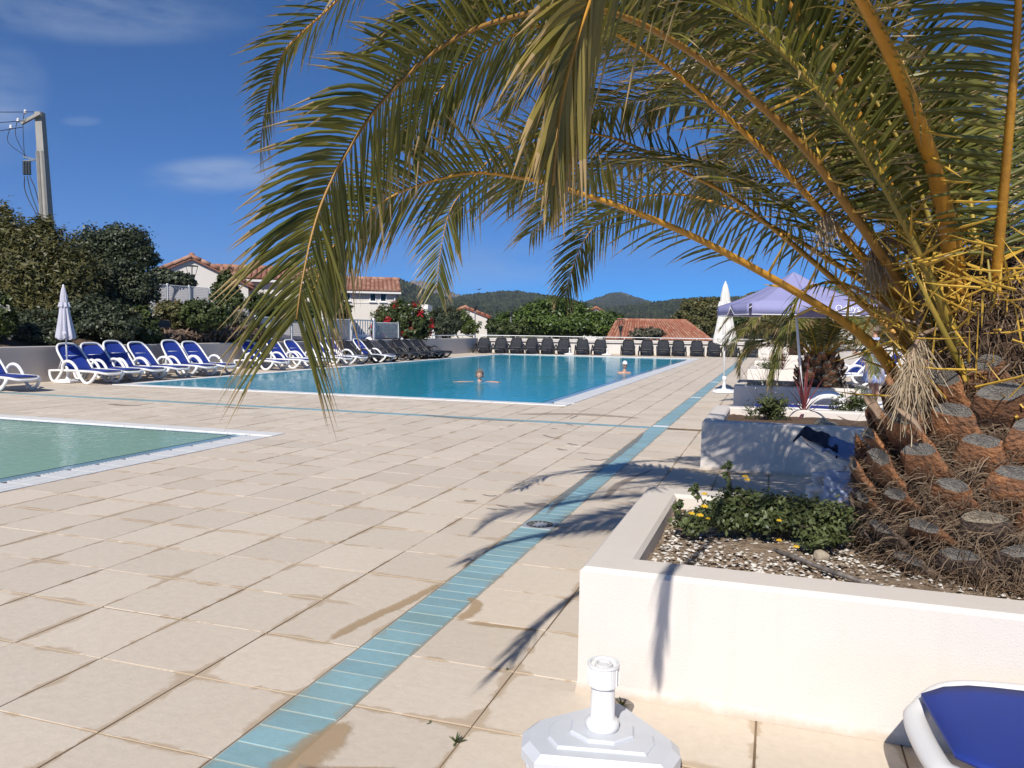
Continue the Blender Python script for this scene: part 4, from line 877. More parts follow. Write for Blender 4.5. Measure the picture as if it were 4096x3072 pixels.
for k in range(0, 8):
    A0, A1 = crn[k], crn[(k+1) % 8]; t0, t1 = (.035, 1.0) if k % 2 == 0 else (0, .965)
    q = [A0.lerp(A1, t) for t in np.linspace(t0, t1, 9)]
    lo = [.15]*9
    if k % 2 == 0: lo[8] = .02; lo[7] = .1
    else: lo[0] = .02; lo[1] = .1
    v = MB(); v.smooth = True; v.add([tuple(x) for x in q]+[tuple(x-Vector((0,0,l))) for x, l in zip(q, lo)], [(i, i+1, 10+i, 9+i) for i in range(8)]); vo = v.build('valance', M['lilac'], ou); s = vo.modifiers.new('t', 'SOLIDIFY'); s.thickness = .004
    e = MB(); e.smooth = True; e.tube([x-Vector((0,0,l)) for x, l in zip(q, lo)], .008, 5); e.build('piping', M['print_white'], vo)
    if k in (4, 6, 2, 0):
        c = (A0+A1)/2; d = (A1-A0).normalized(); ang = math.atan2(d.y, d.x)
for k in range(8):
    MB().tube([Vector((pt.x, pt.y, 2.2)), Vector((pt.x, pt.y, 2.24)).lerp(crn[k]-Vector((0,0,.09)), .5), crn[k]-Vector((0,0,.06))], .009, 5).build('rib', M['white_metal'], ou)
# lettering on the valance facing the camera
fk = min(range(8), key=lambda k: (crn[k].y+crn[(k+1) % 8].y))
mid = {}
for k in range(8):
    c = (crn[k]+crn[(k+1) % 8])/2; nrm = Vector((c.x-pt.x, c.y-pt.y, 0)).normalized()
    d = (crn[(k+1) % 8]-crn[k]).normalized(); nrm = Vector((d.y, -d.x, 0)).normalized()
    if nrm.y < -.55 and c.x > pt.x-.1:
        me = text_mesh('Odalys', .125, M['print_white']); o = link('lettering', me, ou, tuple(c + nrm*.012-Vector((0,0,.09)))); o.rotation_euler = (math.radians(90), 0, math.atan2(nrm.y, nrm.x)+math.pi/2)
        sw_ = MB(); sw_.tube(spline([c+d*u+nrm*.012+Vector((0,0,z_)) for u, z_ in ((-.2,-.075),(-.1,-.108),(.02,-.112),(.14,-.098),(.2,-.082))], 16), .004, 5); sw_.build('emblem_swoosh', M['print_white'], ou)
        for q_ in range(4): MB().lathe([(.0,-.005),(.006,0),(.0,.005)], 5, tuple(c+d*(.03+.035*q_)+nrm*.012+Vector((0,0,-.13))), cap=False).build('emblem_star', M['print_white'], ou)
# umbrella foot in the foreground, without an umbrella
fg = empty('parasol_stand', (2.235, -.02, 0), math.radians(9), 'white plastic umbrella base without umbrella in front of the near planter', 'parasol stand')
M['base_grey'] = mat('pale_grey_plastic', (.60, .62, .65), .42, var=.08, scale=7)
pent = [(-.265,-.03),(-.235,.04),(.02,.235),(.075,.235),(.27,-.02),(.275,-.085),(.23,-.20),(-.20,-.215),(-.255,-.13)]
b = MB(); b.prism(pent, .03, .085, .022)
for (x, y) in ((-.2,-.15),(-.21,-.0),(.21,-.15),(.22,-.02),(.04,.19)): b.lathe([(.035,0),(.04,.035)], 10, (x, y, 0))
b.build('base_slab', M['base_grey'], fg)
cxy = (.01, -.02); b = MB(); b.prism([(cxy[0]+(x-cxy[0])*.68, cxy[1]+(y-cxy[1])*.68) for x, y in pent], .085, .095, .006); b.build('raised_panel', M['base_grey'], fg)
oc = [(cxy[0]+.115*math.cos(a)*1.02, cxy[1]+.1*math.sin(a)) for a in np.linspace(.4, .4+2*math.pi, 8, endpoint=False)]
b = MB(); b.prism(oc, .095, .106, .005); b.build('raised_panel', M['base_grey'], fg)
b = MB(); b.smooth = True; b.lathe([(.052,.105),(.058,.112),(.058,.13),(.05,.14),(.0415,.146),(.0405,.255),(.0405,.27)], 32, (*cxy, 0)); b.build('tube', M['plastic'], fg)
b = MB(); b.lathe([(.049,.258),(.0515,.262),(.0515,.327),(.0555,.329),(.0555,.338),(.047,.338),(.047,.322),(.031,.322),(.031,.336),(.024,.336),(.024,.30),(.0,.30)], 36, (*cxy, 0), cap=False)
for k in range(12):
    a = 2*math.pi*k/12; b.bar((cxy[0]+.0525*math.cos(a), cxy[1]+.0525*math.sin(a), .264), (cxy[0]+.0525*math.cos(a), cxy[1]+.0525*math.sin(a), .326), .003)
b.build('clamp_ring', M['plastic'], fg)
b = MB(); b.box((cxy[0]-.014, cxy[1]-.012, .3), (cxy[0]+.014, cxy[1]+.012, .332)); b.build('wedge', M['plastic'], fg)
# spare bases standing between the far loungers
for (vx, lab) in ((1800+962*.4973, 'small white umbrella base between the sixth and seventh far loungers'), (1800+1262*.4973, 'small white umbrella base just right of the eighth far lounger')):
    X = min(((abs((Vector((X, 41.3+(X+14)*.312-1.5, .1))-CP).dot(CR)/dep((X, 41.3+(X+14)*.312-1.5, .1))*CF+2048-vx), X) for X in np.arange(-14, 4, .02)))[1]
    r_ = empty('parasol_stand', (X, 41.3+(X+14)*.312-1.5, 0), 0, lab, 'parasol stand'); slab_base(r_, .3)
# ------------------------------------------------------------------ land beyond the deck
def noise2(x, y, s=1.0): return math.sin(x*1.7*s+1.3)*math.cos(y*1.9*s+.7)+.5*math.sin(x*3.9*s+y*2.3*s)+.25*math.cos(x*7.7*s-y*6.1*s)
M['ground'] = mat('dry_ground', (.20, .16, .10), .95, col2=(.10, .11, .05), scale=.15, bump=.5, bscale=3)
M['bank'] = mat('mulched_bank', (.15, .095, .06), .95, col2=(.07, .05, .035), scale=3, bump=1, bscale=25)
def sheet(name, xs, ys, hf, mt, kind='structure'):
    vs = [(x, y, hf(x, y)) for y in ys for x in xs]; n = len(xs); fs = [(j*n+i, j*n+i+1, (j+1)*n+i+1, (j+1)*n+i) for j in range(len(ys)-1) for i in range(n-1)]
    b = MB(); b.smooth = True; b.add(vs, fs); return tag(b.build(name, mt), kind=kind)
xs = [-3100,-2200,-1500,-800,-400,-200,-120,-80,-50,-30,-15,0,15,30,60,120,300,800,2000,3400]; ys = [-550,-350,-200,-60,-20,0,20,40,50,60,80,110,150,220,350,600,1000,2000,3000,4200]
def gh(x, y):
    d = max(0, math.hypot(x, y-40)-60); return -2.6 - .4*math.sin(x*.05) if d < 300 else -3.2
sheet('ground', xs, ys, gh, M['ground'])
def bank_h(x, y):
    t = min(1, max(0, (-14.2-x)/6.0)); hi = interp(y, [0, 14, 20, 26, 32, 38, 50], [2.2, 2.2, 1.9, 1.3, .75, .5, .2]); return lerp(.62, hi, t**.8) + .06*noise2(x, y, 1.2)*t - max(0, (-24-x))*.02
sheet('bank', list(np.linspace(-60, -14.22, 46)), list(np.linspace(-10, 46, 60)), bank_h, M['bank'])

# hills: ridge lines read off the horizon, each with real depth and a scrub-covered front
def hillmat(name, c1, c2, rock, rk, s):
    mt = bpy.data.materials.new(name); mt.use_nodes = True; t = mt.node_tree; t.nodes.clear(); L = t.links.new
    geo = N(t, 'ShaderNodeNewGeometry'); vo = N(t, 'ShaderNodeTexVoronoi', Scale=s); L(geo.outputs['Position'], vo.inputs['Vector'])
    nz = N(t, 'ShaderNodeTexNoise', Scale=s*.12, Detail=8, Roughness=.65); L(geo.outputs['Position'], nz.inputs['Vector'])
    a = N(t, 'ShaderNodeMix', data_type='RGBA'); mr = N(t, 'ShaderNodeMapRange'); mr.inputs['From Min'].default_value = .1; mr.inputs['From Max'].default_value = .8; L(vo.outputs['Distance'], mr.inputs['Value']); L(mr.outputs[0], a.inputs[0]); a.inputs[6].default_value = (*c1, 1); a.inputs[7].default_value = (*c2, 1)
    r = N(t, 'ShaderNodeMapRange'); r.inputs['From Min'].default_value = rk; r.inputs['From Max'].default_value = rk+.08; L(nz.outputs['Fac'], r.inputs['Value'])
    b = N(t, 'ShaderNodeMix', data_type='RGBA'); L(r.outputs[0], b.inputs[0]); L(a.outputs[2], b.inputs[6]); b.inputs[7].default_value = (*rock, 1)
    bs = N(t, 'ShaderNodeBsdfPrincipled', Roughness=.95); bs.inputs['Specular IOR Level'].default_value = .1; L(b.outputs[2], bs.inputs['Base Color'])
    bp = N(t, 'ShaderNodeBump', Strength=1, Distance=3.0/s*.12); bp.invert = True; L(vo.outputs['Distance'], bp.inputs['Height']); L(bp.outputs[0], bs.inputs['Normal'])
    o = N(t, 'ShaderNodeOutputMaterial'); L(bs.outputs[0], o.inputs[0]); return mt
M['hill'] = hillmat('scrub_hill', (.085, .105, .045), (.012, .018, .010), (.22, .18, .13), .62, .11)
M['hill_rock'] = hillmat('rocky_hill', (.13, .12, .10), (.06, .065, .05), (.24, .21, .18), .50, .05)
M['hill_far'] = hillmat('far_scrub_hill', (.08, .095, .05), (.02, .027, .018), (.20, .17, .14), .60, .07)
def ridge(pts, D, mt, front, amp, seed):
    pts = sorted(pts); x0, x1 = pts[0][0], pts[-1][0]; n = int((x1-x0)/2.2); m_ = 34; vs = []; R = random.Random(seed)
    ph = [R.uniform(0, 6.3) for _ in range(8)]
    for i in range(n+1):
        x = lerp(x0, x1, i/n); y = interp(x, [p[0] for p in pts], [p[1] for p in pts]); top = at(x, y, D); dirv = (top-CP); dirv.z = 0; dirv.normalize()
        for j in range(-4, m_+1):
            if j <= 0: q = top + dirv*(-j*front*.12); q.z = top.z + j*amp*6
            else:
                t = j/m_; q = top - dirv*(front*t); q.z = lerp(top.z, -3, t**.85)
            g = sum(math.sin(x*(.05*2**k)+ph[k]+j*.35*(1+k*.6))*.6**k for k in range(5)); q.z += amp*g*(min(1, j/3) if j > 0 else 0) + R.uniform(-1, 1)*amp*.5
            vs.append(tuple(q))
    W = m_+5; fs = [(i*W+j, i*W+j+1, (i+1)*W+j+1, (i+1)*W+j) for i in range(n) for j in range(W-1)]
    b = MB(); b.add(vs, fs); return tag(b.build('hill', mt), kind='structure')
ridge([(200,660),(420,640),(600,618),(760,606),(850,600),(868,603),(890,612),(930,630),(985,646),(1060,656),(1160,668)], 900, M['hill'], 520, 2.2, 1)
ridge([(700,640),(820,622),(860,612),(890,607),(907,605),(922,609),(940,615),(960,622),(985,634),(1010,644),(1080,655)], 2600, M['hill_rock'], 1200, 6, 2)
ridge([(900,660),(975,645),(1000,637),(1030,633),(1065,630),(1090,627),(1120,628),(1160,633),(1220,643),(1262,653),(1330,664),(1420,672)], 1250, M['hill'], 700, 2.6, 3)
ridge([(1180,666),(1250,655),(1275,648),(1300,639),(1322,631),(1338,630),(1356,635),(1380,643),(1410,652),(1480,664)], 2100, M['hill_far'], 1000, 4, 4)
ridge([(1150,684),(1300,668),(1380,655),(1450,647),(1520,642),(1600,640),(1750,640),(1900,632),(2100,622),(2400,612),(2900,600)], 1000, M['hill'], 600, 2.4, 5)

# ------------------------------------------------------------------ houses
M['house'] = mat('house_render', (.70, .66, .60), .9, var=.05, scale=.4)
M['house2'] = mat('house_render_pale', (.74, .72, .68), .9, var=.05, scale=.4)
M['frame_white'] = mat('window_frame_white', (.78, .78, .76), .5)
M['gutter'] = mat('gutter_white', (.7, .69, .66), .5)
def rooftile_mat(name, a, b_):
    mt = bpy.data.materials.new(name); mt.use_nodes = True; t = mt.node_tree; t.nodes.clear(); L = t.links.new
    at_ = N(t, 'ShaderNodeAttribute', attribute_name='rnd'); geo = N(t, 'ShaderNodeNewGeometry'); nz = N(t, 'ShaderNodeTexNoise', Scale=2, Detail=6); L(geo.outputs['Position'], nz.inputs['Vector'])
    m1 = N(t, 'ShaderNodeMix', data_type='RGBA'); L(at_.outputs['Fac'], m1.inputs[0]); m1.inputs[6].default_value = (*a, 1); m1.inputs[7].default_value = (*b_, 1)
    m2 = N(t, 'ShaderNodeMix', data_type='RGBA', blend_type='MULTIPLY'); m2.inputs[0].default_value = .6; L(m1.outputs[2], m2.inputs[6]); cr = N(t, 'ShaderNodeMapRange'); cr.inputs['To Min'].default_value = .55; cr.inputs['To Max'].default_value = 1.25; L(nz.outputs['Fac'], cr.inputs['Value']); L(cr.outputs[0], m2.inputs[7])
    bs = N(t, 'ShaderNodeBsdfPrincipled', Roughness=.9); L(m2.outputs[2], bs.inputs['Base Color']); o = N(t, 'ShaderNodeOutputMaterial'); L(bs.outputs[0], o.inputs[0]); return mt
M['roof'] = rooftile_mat('canal_tiles', (.30, .13, .085), (.46, .27, .19))
M['roof2'] = rooftile_mat('canal_tiles_red', (.34, .11, .06), (.44, .24, .16))
def tiled_slope(root, a, b, c, d, pitch, mt, row=.38):
    """barrel tiles on the slope a-b (eave) to d-c (ridge): each tile a half round, raised row over row"""
    a, b, c, d = map(Vector, (a, b, c, d)); W = max((b-a).length, (c-d).length); H = ((d+c)/2-(a+b)/2).length; nc = max(3, int(W/pitch)); nr = max(2, int(H/row)); nrm = (b-a).cross(d-a).normalized()
    MB().add([a, b, c, d, a-nrm*.12, b-nrm*.12, c-nrm*.12, d-nrm*.12], [(0,1,2,3),(7,6,5,4),(0,4,5,1),(1,5,6,2),(2,6,7,3),(3,7,4,0)]).build('roof_deck', mt, root)
    vs = []; fs = []; rn = []
    for r in range(nr):
        for k in range(nc):
            def P(u, v): return a.lerp(b, u).lerp(d.lerp(c, u), v)
            u0, u1 = (k+.06)/nc, (k+.94)/nc; v0, v1 = r/nr-.02, min(1, (r+1.05)/nr); o = len(vs); h = pitch*.36
            for (v, lift, sh) in ((v0, .035, 1), (v1, .005, .86)):
                for i in range(6):
                    th = math.pi*i/5; um = (u0+u1)/2 - math.cos(th)*(u1-u0)/2*sh; vs.append(P(um, v) + nrm*(math.sin(th)*h+lift))
            for i in range(5): fs.append((o+i, o+i+1, o+7+i, o+6+i))
            fs.append((o+5, o+4, o+3, o+2, o+1, o)); q = random.random(); rn += [q]*6
    me = bpy.data.meshes.new('roof_tiles'); me.from_pydata([tuple(v) for v in vs], [], fs); me.materials.append(mt); add_attr(me, 'rnd', rn); tag(link('roof_tiles', me, root), kind='stuff')
def ridge_tiles(root, a, b, mt, r=.14):
    a, b = Vector(a), Vector(b); L = (b-a).length; n = max(2, int(L/.45))
    for k in range(n):
        p = a.lerp(b, k/n); q = a.lerp(b, (k+1.08)/n); m_ = MB(); m_.smooth = True; m_.tube([p, q], [r*1.08, r*.92], 8); o = m_.build('ridge_tile', mt, root); add_attr(o.data, 'rnd', [random.random()]*len(o.data.polygons))
def window(root, x, y, z, w_, h, ax='x', sgn=-1, shutter=False):
    """a recessed window on a wall facing sgn along y (ax 'x') or along x (ax 'y')"""
    def B(b, a0, a1, d0, d1, z0, z1): return b.box((a0, min(sgn*d0, sgn*d1)+y, z0), (a1, max(sgn*d0, sgn*d1)+y, z1)) if ax == 'x' else b.box((min(sgn*d0, sgn*d1)+x, a0, z0), (max(sgn*d0, sgn*d1)+x, a1, z1))
    c = x if ax == 'x' else y; f = MB(); t = .06
    for (a0, a1, z0, z1) in ((c-w_/2-t, c+w_/2+t, z-t, z), (c-w_/2-t, c+w_/2+t, z+h, z+h+t), (c-w_/2-t, c-w_/2, z, z+h), (c+w_/2, c+w_/2+t, z, z+h)): B(f, a0, a1, -.02, .05, z0, z1)
    fr = f.build('window', M['frame_white'], root); g = MB(); B(g, c-w_/2, c+w_/2, -.02, .015, z, z+h); g.build('pane', M['glass_dark'], fr)
    s = MB(); B(s, c-w_/2-.1, c+w_/2+.1, .051, .13, z-t-.05, z-t); s.build('sill', M['frame_white'], fr)
def gable_house(px, d, label, W, Ln, hw_, rise, rz, wins=(), roofm='roof', wallm='house', z0=-2.6, eaves=.3, pitch=.24, cat='house', extra=None):
    """origin under the middle of the front; local x across, y back. Ridge along x if W > Ln else along y"""
    base = at(px[0], px[1], d); root = empty('house', (base.x, base.y, z0), rz, label, cat); h = hw_
    if extra != 'gable_front':
        b = MB(); b.add([(-W/2,0,0),(W/2,0,0),(W/2,Ln,0),(-W/2,Ln,0),(-W/2,0,h),(W/2,0,h),(W/2,Ln,h),(-W/2,Ln,h),(-W/2,Ln/2,h+rise),(W/2,Ln/2,h+rise)], [(0,1,5,4),(2,3,7,6),(1,2,6,9,5),(3,0,4,8,7)]); b.build('wall', M[wallm], root)
        e = eaves; k = rise/(Ln/2)
        tiled_slope(root, (-W/2-e,-e,h-e*k+.02), (W/2+e,-e,h-e*k+.02), (W/2+e,Ln/2,h+rise+.02), (-W/2-e,Ln/2,h+rise+.02), pitch, M[roofm])
        tiled_slope(root, (W/2+e,Ln+e,h-e*k+.02), (-W/2-e,Ln+e,h-e*k+.02), (-W/2-e,Ln/2,h+rise+.02), (W/2+e,Ln/2,h+rise+.02), pitch*2, M[roofm], .8)
        ridge_tiles(root, (-W/2-e,Ln/2,h+rise+.08), (W/2+e,Ln/2,h+rise+.08), M[roofm])
        MB().box((-W/2-e,-e-.1,h-e*k-.16), (W/2+e,-e-.005,h-e*k-.04)).build('gutter', M['gutter'], root); MB().tube([(W/2-.1,-.06,0),(W/2-.1,-.06,h-.1)], .05, 8).build('downpipe', M['gutter'], root)
    else:
        b = MB(); b.add([(-W/2,0,0),(W/2,0,0),(W/2,Ln,0),(-W/2,Ln,0),(-W/2,0,h),(W/2,0,h),(W/2,Ln,h),(-W/2,Ln,h),(0,0,h+rise),(0,Ln,h+rise)], [(0,1,5,8,4),(2,3,7,9,6),(1,2,6,5),(3,0,4,7)]); b.build('wall', M[wallm], root)
        e = eaves; k = rise/(W/2)
        tiled_slope(root, (-W/2-e,Ln+.2,h-e*k+.02), (-W/2-e,-.18,h-e*k+.02), (0,-.18,h+rise+.02), (0,Ln+.2,h+rise+.02), pitch, M[roofm])
        tiled_slope(root, (W/2+e,-.18,h-e*k+.02), (W/2+e,Ln+.2,h-e*k+.02), (0,Ln+.2,h+rise+.02), (0,-.18,h+rise+.02), pitch, M[roofm])
        ridge_tiles(root, (0,-.2,h+rise+.08), (0,Ln,h+rise+.08), M[roofm]); ridge_tiles(root, (-W/2-e,-.14,h-e*k+.06), (0,-.14,h+rise+.06), M[roofm], .1); ridge_tiles(root, (W/2+e,-.14,h-e*k+.06), (0,-.14,h+rise+.06), M[roofm], .1)
    for q in wins: window(root, *q)
    return root
def hz(x, y, d): return at(x, y, d).z
# big gable behind the oak; ridge height and eaves read from the photo
D1 = 40.0
zr = hz(415, 556, D1); ze = hz(530, 612, D1); zl = (ze+2.6)
g1 = gable_house((415, 600), D1, 'white house with a blank gable end and terracotta verge behind the lamp', (530-415)/1711*D1*2, 9, zl, zr-ze, .68, extra='gable_front', pitch=.26)
D2 = 44.0; zr = hz(560, 575, D2); ze = hz(560, 601, D2)
g2 = gable_house((592, 640), D2, 'long white house with terracotta roof half hidden by the hanging frond', 6.0, 5.5, ze+2.6, zr-ze, .6, wins=((-1.2,0,4.2,.7,1.1),(1.5,0,4.2,.7,1.1)), pitch=.26)
MB().box((-.4,-1.6,0), (1.9,-.01,4.6)).build('porch_wall', M['house'], g2); tiled_slope(g2, (-.6,-1.9,4.55), (2.1,-1.9,4.55), (2.1,-.02,5.1), (-.6,-.02,5.1), .26, M['roof'])
D3 = 52.0; zr = hz(790, 599, D3); ze = hz(790, 626, D3); W3 = (855-690)/1711*D3
zw = hz(790, 648.5, D3)+2.6
wx = lambda vx: (vx-772.5)/1711*D3
g3 = gable_house((772.5, 680), D3, 'two-storey white house with terracotta roof and three narrow upper windows', W3, 6, ze+2.6, zr-ze, .5, wins=((wx(750.6),0,zw,.32,.58),(wx(805),0,zw-.03,.32,.6),(wx(827),0,zw-.03,.32,.6)), pitch=.27)
MB().box((-W3/2, -.03, zw-.2), (W3/2, -.002, zw-.14)).build('string_course', M['house2'], g3)
b = MB(); b.box((wx(838)-.1, -.4, zw-2.3), (wx(846)+.3, -.003, zw-1.7)); b.build('lamp_box', M['frame_white'], g3)
# flat-roofed white houses further right
def flat_house(x0, x1, yt, d, label, zb=-2.6, step=None):
    a, c = at(x0, yt, d), at(x1, yt, d); W = (c-a).length; root = empty('house', ((a.x+c.x)/2, (a.y+c.y)/2, zb), math.atan2(c.y-a.y, c.x-a.x), label, 'house'); h = a.z-zb
    MB().box((-W/2, 0, 0), (W/2, 6, h)).build('wall', M['house2'], root); MB().box((-W/2-.06, -.06, h-.12), (W/2+.06, 6.06, h+.06)).build('parapet', M['house2'], root)
    return root, W, h
f1, W, h = flat_house(866, 940, 676, 66, 'white flat-roofed house with stepped parapet behind the red oleander')
MB().box((-W/2+.1, .5, h+.06), (-W/2+2.2, 4, h+.75)).build('roof_block', M['house2'], f1); MB().box((-.7,.6,h+.06), (-.45,.85,h+.6)).build('chimney', M['house2'], f1); MB().box((.2,.5,h+.06), (.75,.9,h+.35)).build('air_unit', M['frame_white'], f1)
window(f1, -.8, 0, h-1.4, .5, .7); window(f1, 1.0, 0, h-1.4, .5, .7)
D4 = 72; zr = hz(1000, 664, D4); ze = hz(1050, 683, D4)
g4 = gable_house((1005, 700), D4, 'small white gabled house left of the umbrella pines', 4.0, 8, ze+2.6, zr-ze, .45, wins=((1.0,0,2.0,.45,.9),(-.6,0,2.0,.45,.9)), roofm='roof2', extra='gable_front', pitch=.35)
MB().box((1.3,-1.6,1.7), (2.2,-.01,1.85)).build('canopy_slab', M['house2'], g4)
D5 = 62; zr = hz(1440, 693, D5); ze = hz(1440, 735, D5)
g5 = empty('house', (at(1420,720,D5).x, at(1420,720,D5).y, -2.6), .14, 'low house with a broad weathered red tile roof beyond the end wall', 'house'); Wd = 3.6; hh = ze+2.6; rr = zr-ze
MB().box((-Wd, 0, 0), (Wd, 6, hh)).build('wall', M['house'], g5)
tiled_slope(g5, (-Wd-.3,-.3,hh), (Wd+.6,-.3,hh), (Wd-1.3,3,hh+rr), (-Wd+.3,3,hh+rr), .26, M['roof2']); tiled_slope(g5, (Wd+.6,-.3,hh), (Wd+.6,6.3,hh), (Wd-1.3,3.05,hh+rr), (Wd-1.3,2.95,hh+rr), .3, M['roof2']); tiled_slope(g5, (Wd+.6,6.3,hh), (-Wd-.3,6.3,hh), (-Wd+.3,3,hh+rr), (Wd-1.3,3,hh+rr), .5, M['roof2'], .8); tiled_slope(g5, (-Wd-.3,6.3,hh), (-Wd-.3,-.3,hh), (-Wd+.3,2.95,hh+rr), (-Wd+.3,3.05,hh+rr), .3, M['roof2'])
ridge_tiles(g5, (-Wd+.3,3,hh+rr+.05), (Wd-1.3,3,hh+rr+.05), M['roof2'])
g6 = gable_house((1287, 690), 110, 'distant gable with red verge peeping over the pines', 3.4, 8, hz(1287, 680, 110)+2.6, 1.0, .2, roofm='roof2', extra='gable_front', pitch=.5)

# ------------------------------------------------------------------ fences, gate, poles, lamps, car
M['wire'] = mat('white_coated_wire', (.72, .73, .72), .5)
def fence(name, p, q, z0, z1, label, npan, posts=True):
    p = Vector((p[0], p[1], 0)); q = Vector((q[0], q[1], 0)); L = (q-p).length; root = empty(name, (p.x, p.y, 0), math.atan2(q.y-p.y, q.x-p.x), label, 'fence')
    for k in range(npan):
        x0, x1 = L*k/npan+.03, L*(k+1)/npan-.03; b = MB(); n = int((x1-x0)/.06)
        for i in range(n+1): x = lerp(x0, x1, i/n); b.bar((x, 0, z0), (x, 0, z1+.03), .012)
        m_ = int((z1-z0)/.065)
        for i in range(m_+1): z = lerp(z0, z1, i/m_); b.bar((x0, .012, z), (x1, .012, z), .014 if i < m_ else .022)
        tag(b.build('wire_panel', M['wire'], root), kind='stuff')
    for k in range(npan+1): MB().box((L*k/npan-.03, -.03, z0-.4), (L*k/npan+.03, .03, z1+.07), .008).build('post', M['wire'], root)
    return root
def along(vx, X):   # Y on the line x = X that is seen at picture column vx
    return min(((abs((Vector((X, Y, 1.5))-CP).dot(CR)/dep((X, Y, 1.5))*CF/K+1106-vx), Y) for Y in np.arange(4, 60, .02)))[1]
XF = -14.75
y0, y1, y2, y3 = along(553, XF), along(757, XF), along(809, XF), along(905, XF)
fence('mesh_fence', (XF, y0), (XF, y1), .9, 1.72, 'white wire mesh fence on the wall left of the gate', 3)
fence('mesh_fence', (XF, y2+.05), (XF, y3), .9, 1.62, 'white wire mesh fence behind the red oleander right of the gate', 2)
XB = -17.5; ya, yb = along(468, XB), along(551, XB); fence('mesh_fence', (XB, ya), (XB, yb), 1.35, hz(520, 652, dep((XB, (ya+yb)/2, 2))), 'short white mesh fence stepping up beside the dry bank', 1)
XA = -20.0; ya, yb = along(312, XA), along(453, XA); fence('mesh_fence', (XA, ya), (XA, yb), 1.9, hz(390, 618, dep((XA, (ya+yb)/2, 2))), 'white mesh fence highest on the bank below the gable house', 3)
gt = empty('gate', (XF, y1+.08, .9), math.pi/2, 'white metal gate with vertical bars in the mesh fence', 'gate'); GL = y2-y1-.16
for x in (.0, GL): MB().box((x-.05, -.05, -.3), (x+.05, .05, .93), .01).build('gate_post', M['white_metal'], gt)
for z in (.1, .82): MB().box((.08, -.02, z-.025), (GL-.08, .02, z+.025)).build('gate_rail', M['white_metal'], gt)
nb = 9
for k in range(nb): MB().box((lerp(.1, GL-.1, k/(nb-1))-.016, -.015, .125), (lerp(.1, GL-.1, k/(nb-1))+.016, .015, .795)).build('bar', M['white_metal'], gt)
# white car parked behind the gate
def car(loc, rz, label):
    root = empty('parked_car', loc, rz, label, 'car'); M['carpaint'] = mat('white_car_paint', (.75, .76, .77), .25, spec=.6); M['tyre'] = mat('tyre', (.02, .02, .02), .8); M['headlight'] = mat('headlight_glass', (.5, .52, .55), .1)
    # side profile extruded with narrowing roof
    lower = [(-2.1,.35),(-2.15,.62),(-2.0,.85),(-1.0,.95),(1.75,.98),(2.05,.9),(2.1,.4)]; upper = [(-1.05,.95),(-.35,1.42),(.2,1.5),(1.2,1.46),(1.85,.97)]
    def shell(prof, w0, w1, name, mt, par):
        n = len(prof); zmin = min(p[1] for p in prof); zmax = max(p[1] for p in prof); vs = []
        for s in (-1, 1):
            for (x, z) in prof: vs.append((x, s*lerp(w0, w1, (z-zmin)/(zmax-zmin)), z))
        fs = [tuple(range(n))[::-1], tuple(range(n, 2*n))] + [(i, (i+1) % n, n+(i+1) % n, n+i) for i in range(n)]; return MB().add(vs, fs).build(name, mt, par)
    body = shell(lower, .86, .84, 'body', M['carpaint'], root); shell(upper, .8, .6, 'roof', M['carpaint'], root)
    for s in (-1, 1):
        MB().add([(x, s*y, z) for x, y, z in ((-.85,.79,1.0),(-.3,.655,1.36),(.25,.635,1.41),(.3,.77,1.0))], [(0,1,2,3) if s > 0 else (3,2,1,0)]).build('window', M['glass_dark'], root)
        MB().add([(x, s*y, z) for x, y, z in ((.38,.77,1.0),(.33,.635,1.41),(1.1,.65,1.39),(1.6,.785,1.0))], [(0,1,2,3) if s > 0 else (3,2,1,0)]).build('window', M['glass_dark'], root)
        for x in (-1.35, 1.3):
            w_ = MB(); w_.tube([(x, s*.7, .32), (x, s*.88, .32)], .32, 20); wo = w_.build('wheel', M['tyre'], root); r_ = MB(); r_.tube([(x, s*.86, .32), (x, s*.89, .32)], .2, 16); r_.build('rim', M['grey_metal'], wo)
        MB().box((-2.14, s*.72-.12, .62), (-2.02, s*.72+.12, .76)).build('headlight', M['headlight'], root)
    return root
cp = at(787, 722, 40); car((cp.x, cp.y, -.45), math.radians(100), 'white car parked behind the white gate')
# utility pole
UD = 30; ub = at(104, 505, UD); ut = at(86, 243, UD)
up_ = empty('utility_pole', (ub.x-.0, ub.y, 0), 0, 'tall concrete utility pole with crossarm above the bushes', 'utility pole')
H = ut.z; off = Vector((ut.x-ub.x, ut.y-ub.y, 0)); foot = -off*(ub.z/(ut.z-ub.z)); b = MB()
def pole_ring(z, w_, d_): c = foot + off*((z-0)/(H-0))*(1+ub.z/(ut.z-ub.z)); return c, w_, d_
ax = CR.copy(); ax.z = 0; ax.normalize(); ay = Vector((-ax.y, ax.x, 0))
def sect(z):
    t = z/H; c = foot.lerp(off, t); c.z = z; w_ = lerp(.36, .25, t)/2; d_ = lerp(.42, .28, t)/2; return c, w_, d_
zs_ = [0, H*.3, H*.6, H*.86, H]
vs = []
for z in zs_:
    c, w_, d_ = sect(z); vs += [c-ax*w_-ay*d_, c+ax*w_-ay*d_, c+ax*w_+ay*d_, c-ax*w_+ay*d_]
b.add(vs, [(4*i+k, 4*i+(k+1) % 4, 4*i+4+(k+1) % 4, 4*i+4+k) for i in range(4) for k in range(4)]+[(16,17,18,19)]); b.build('shaft', M['concrete'], up_)
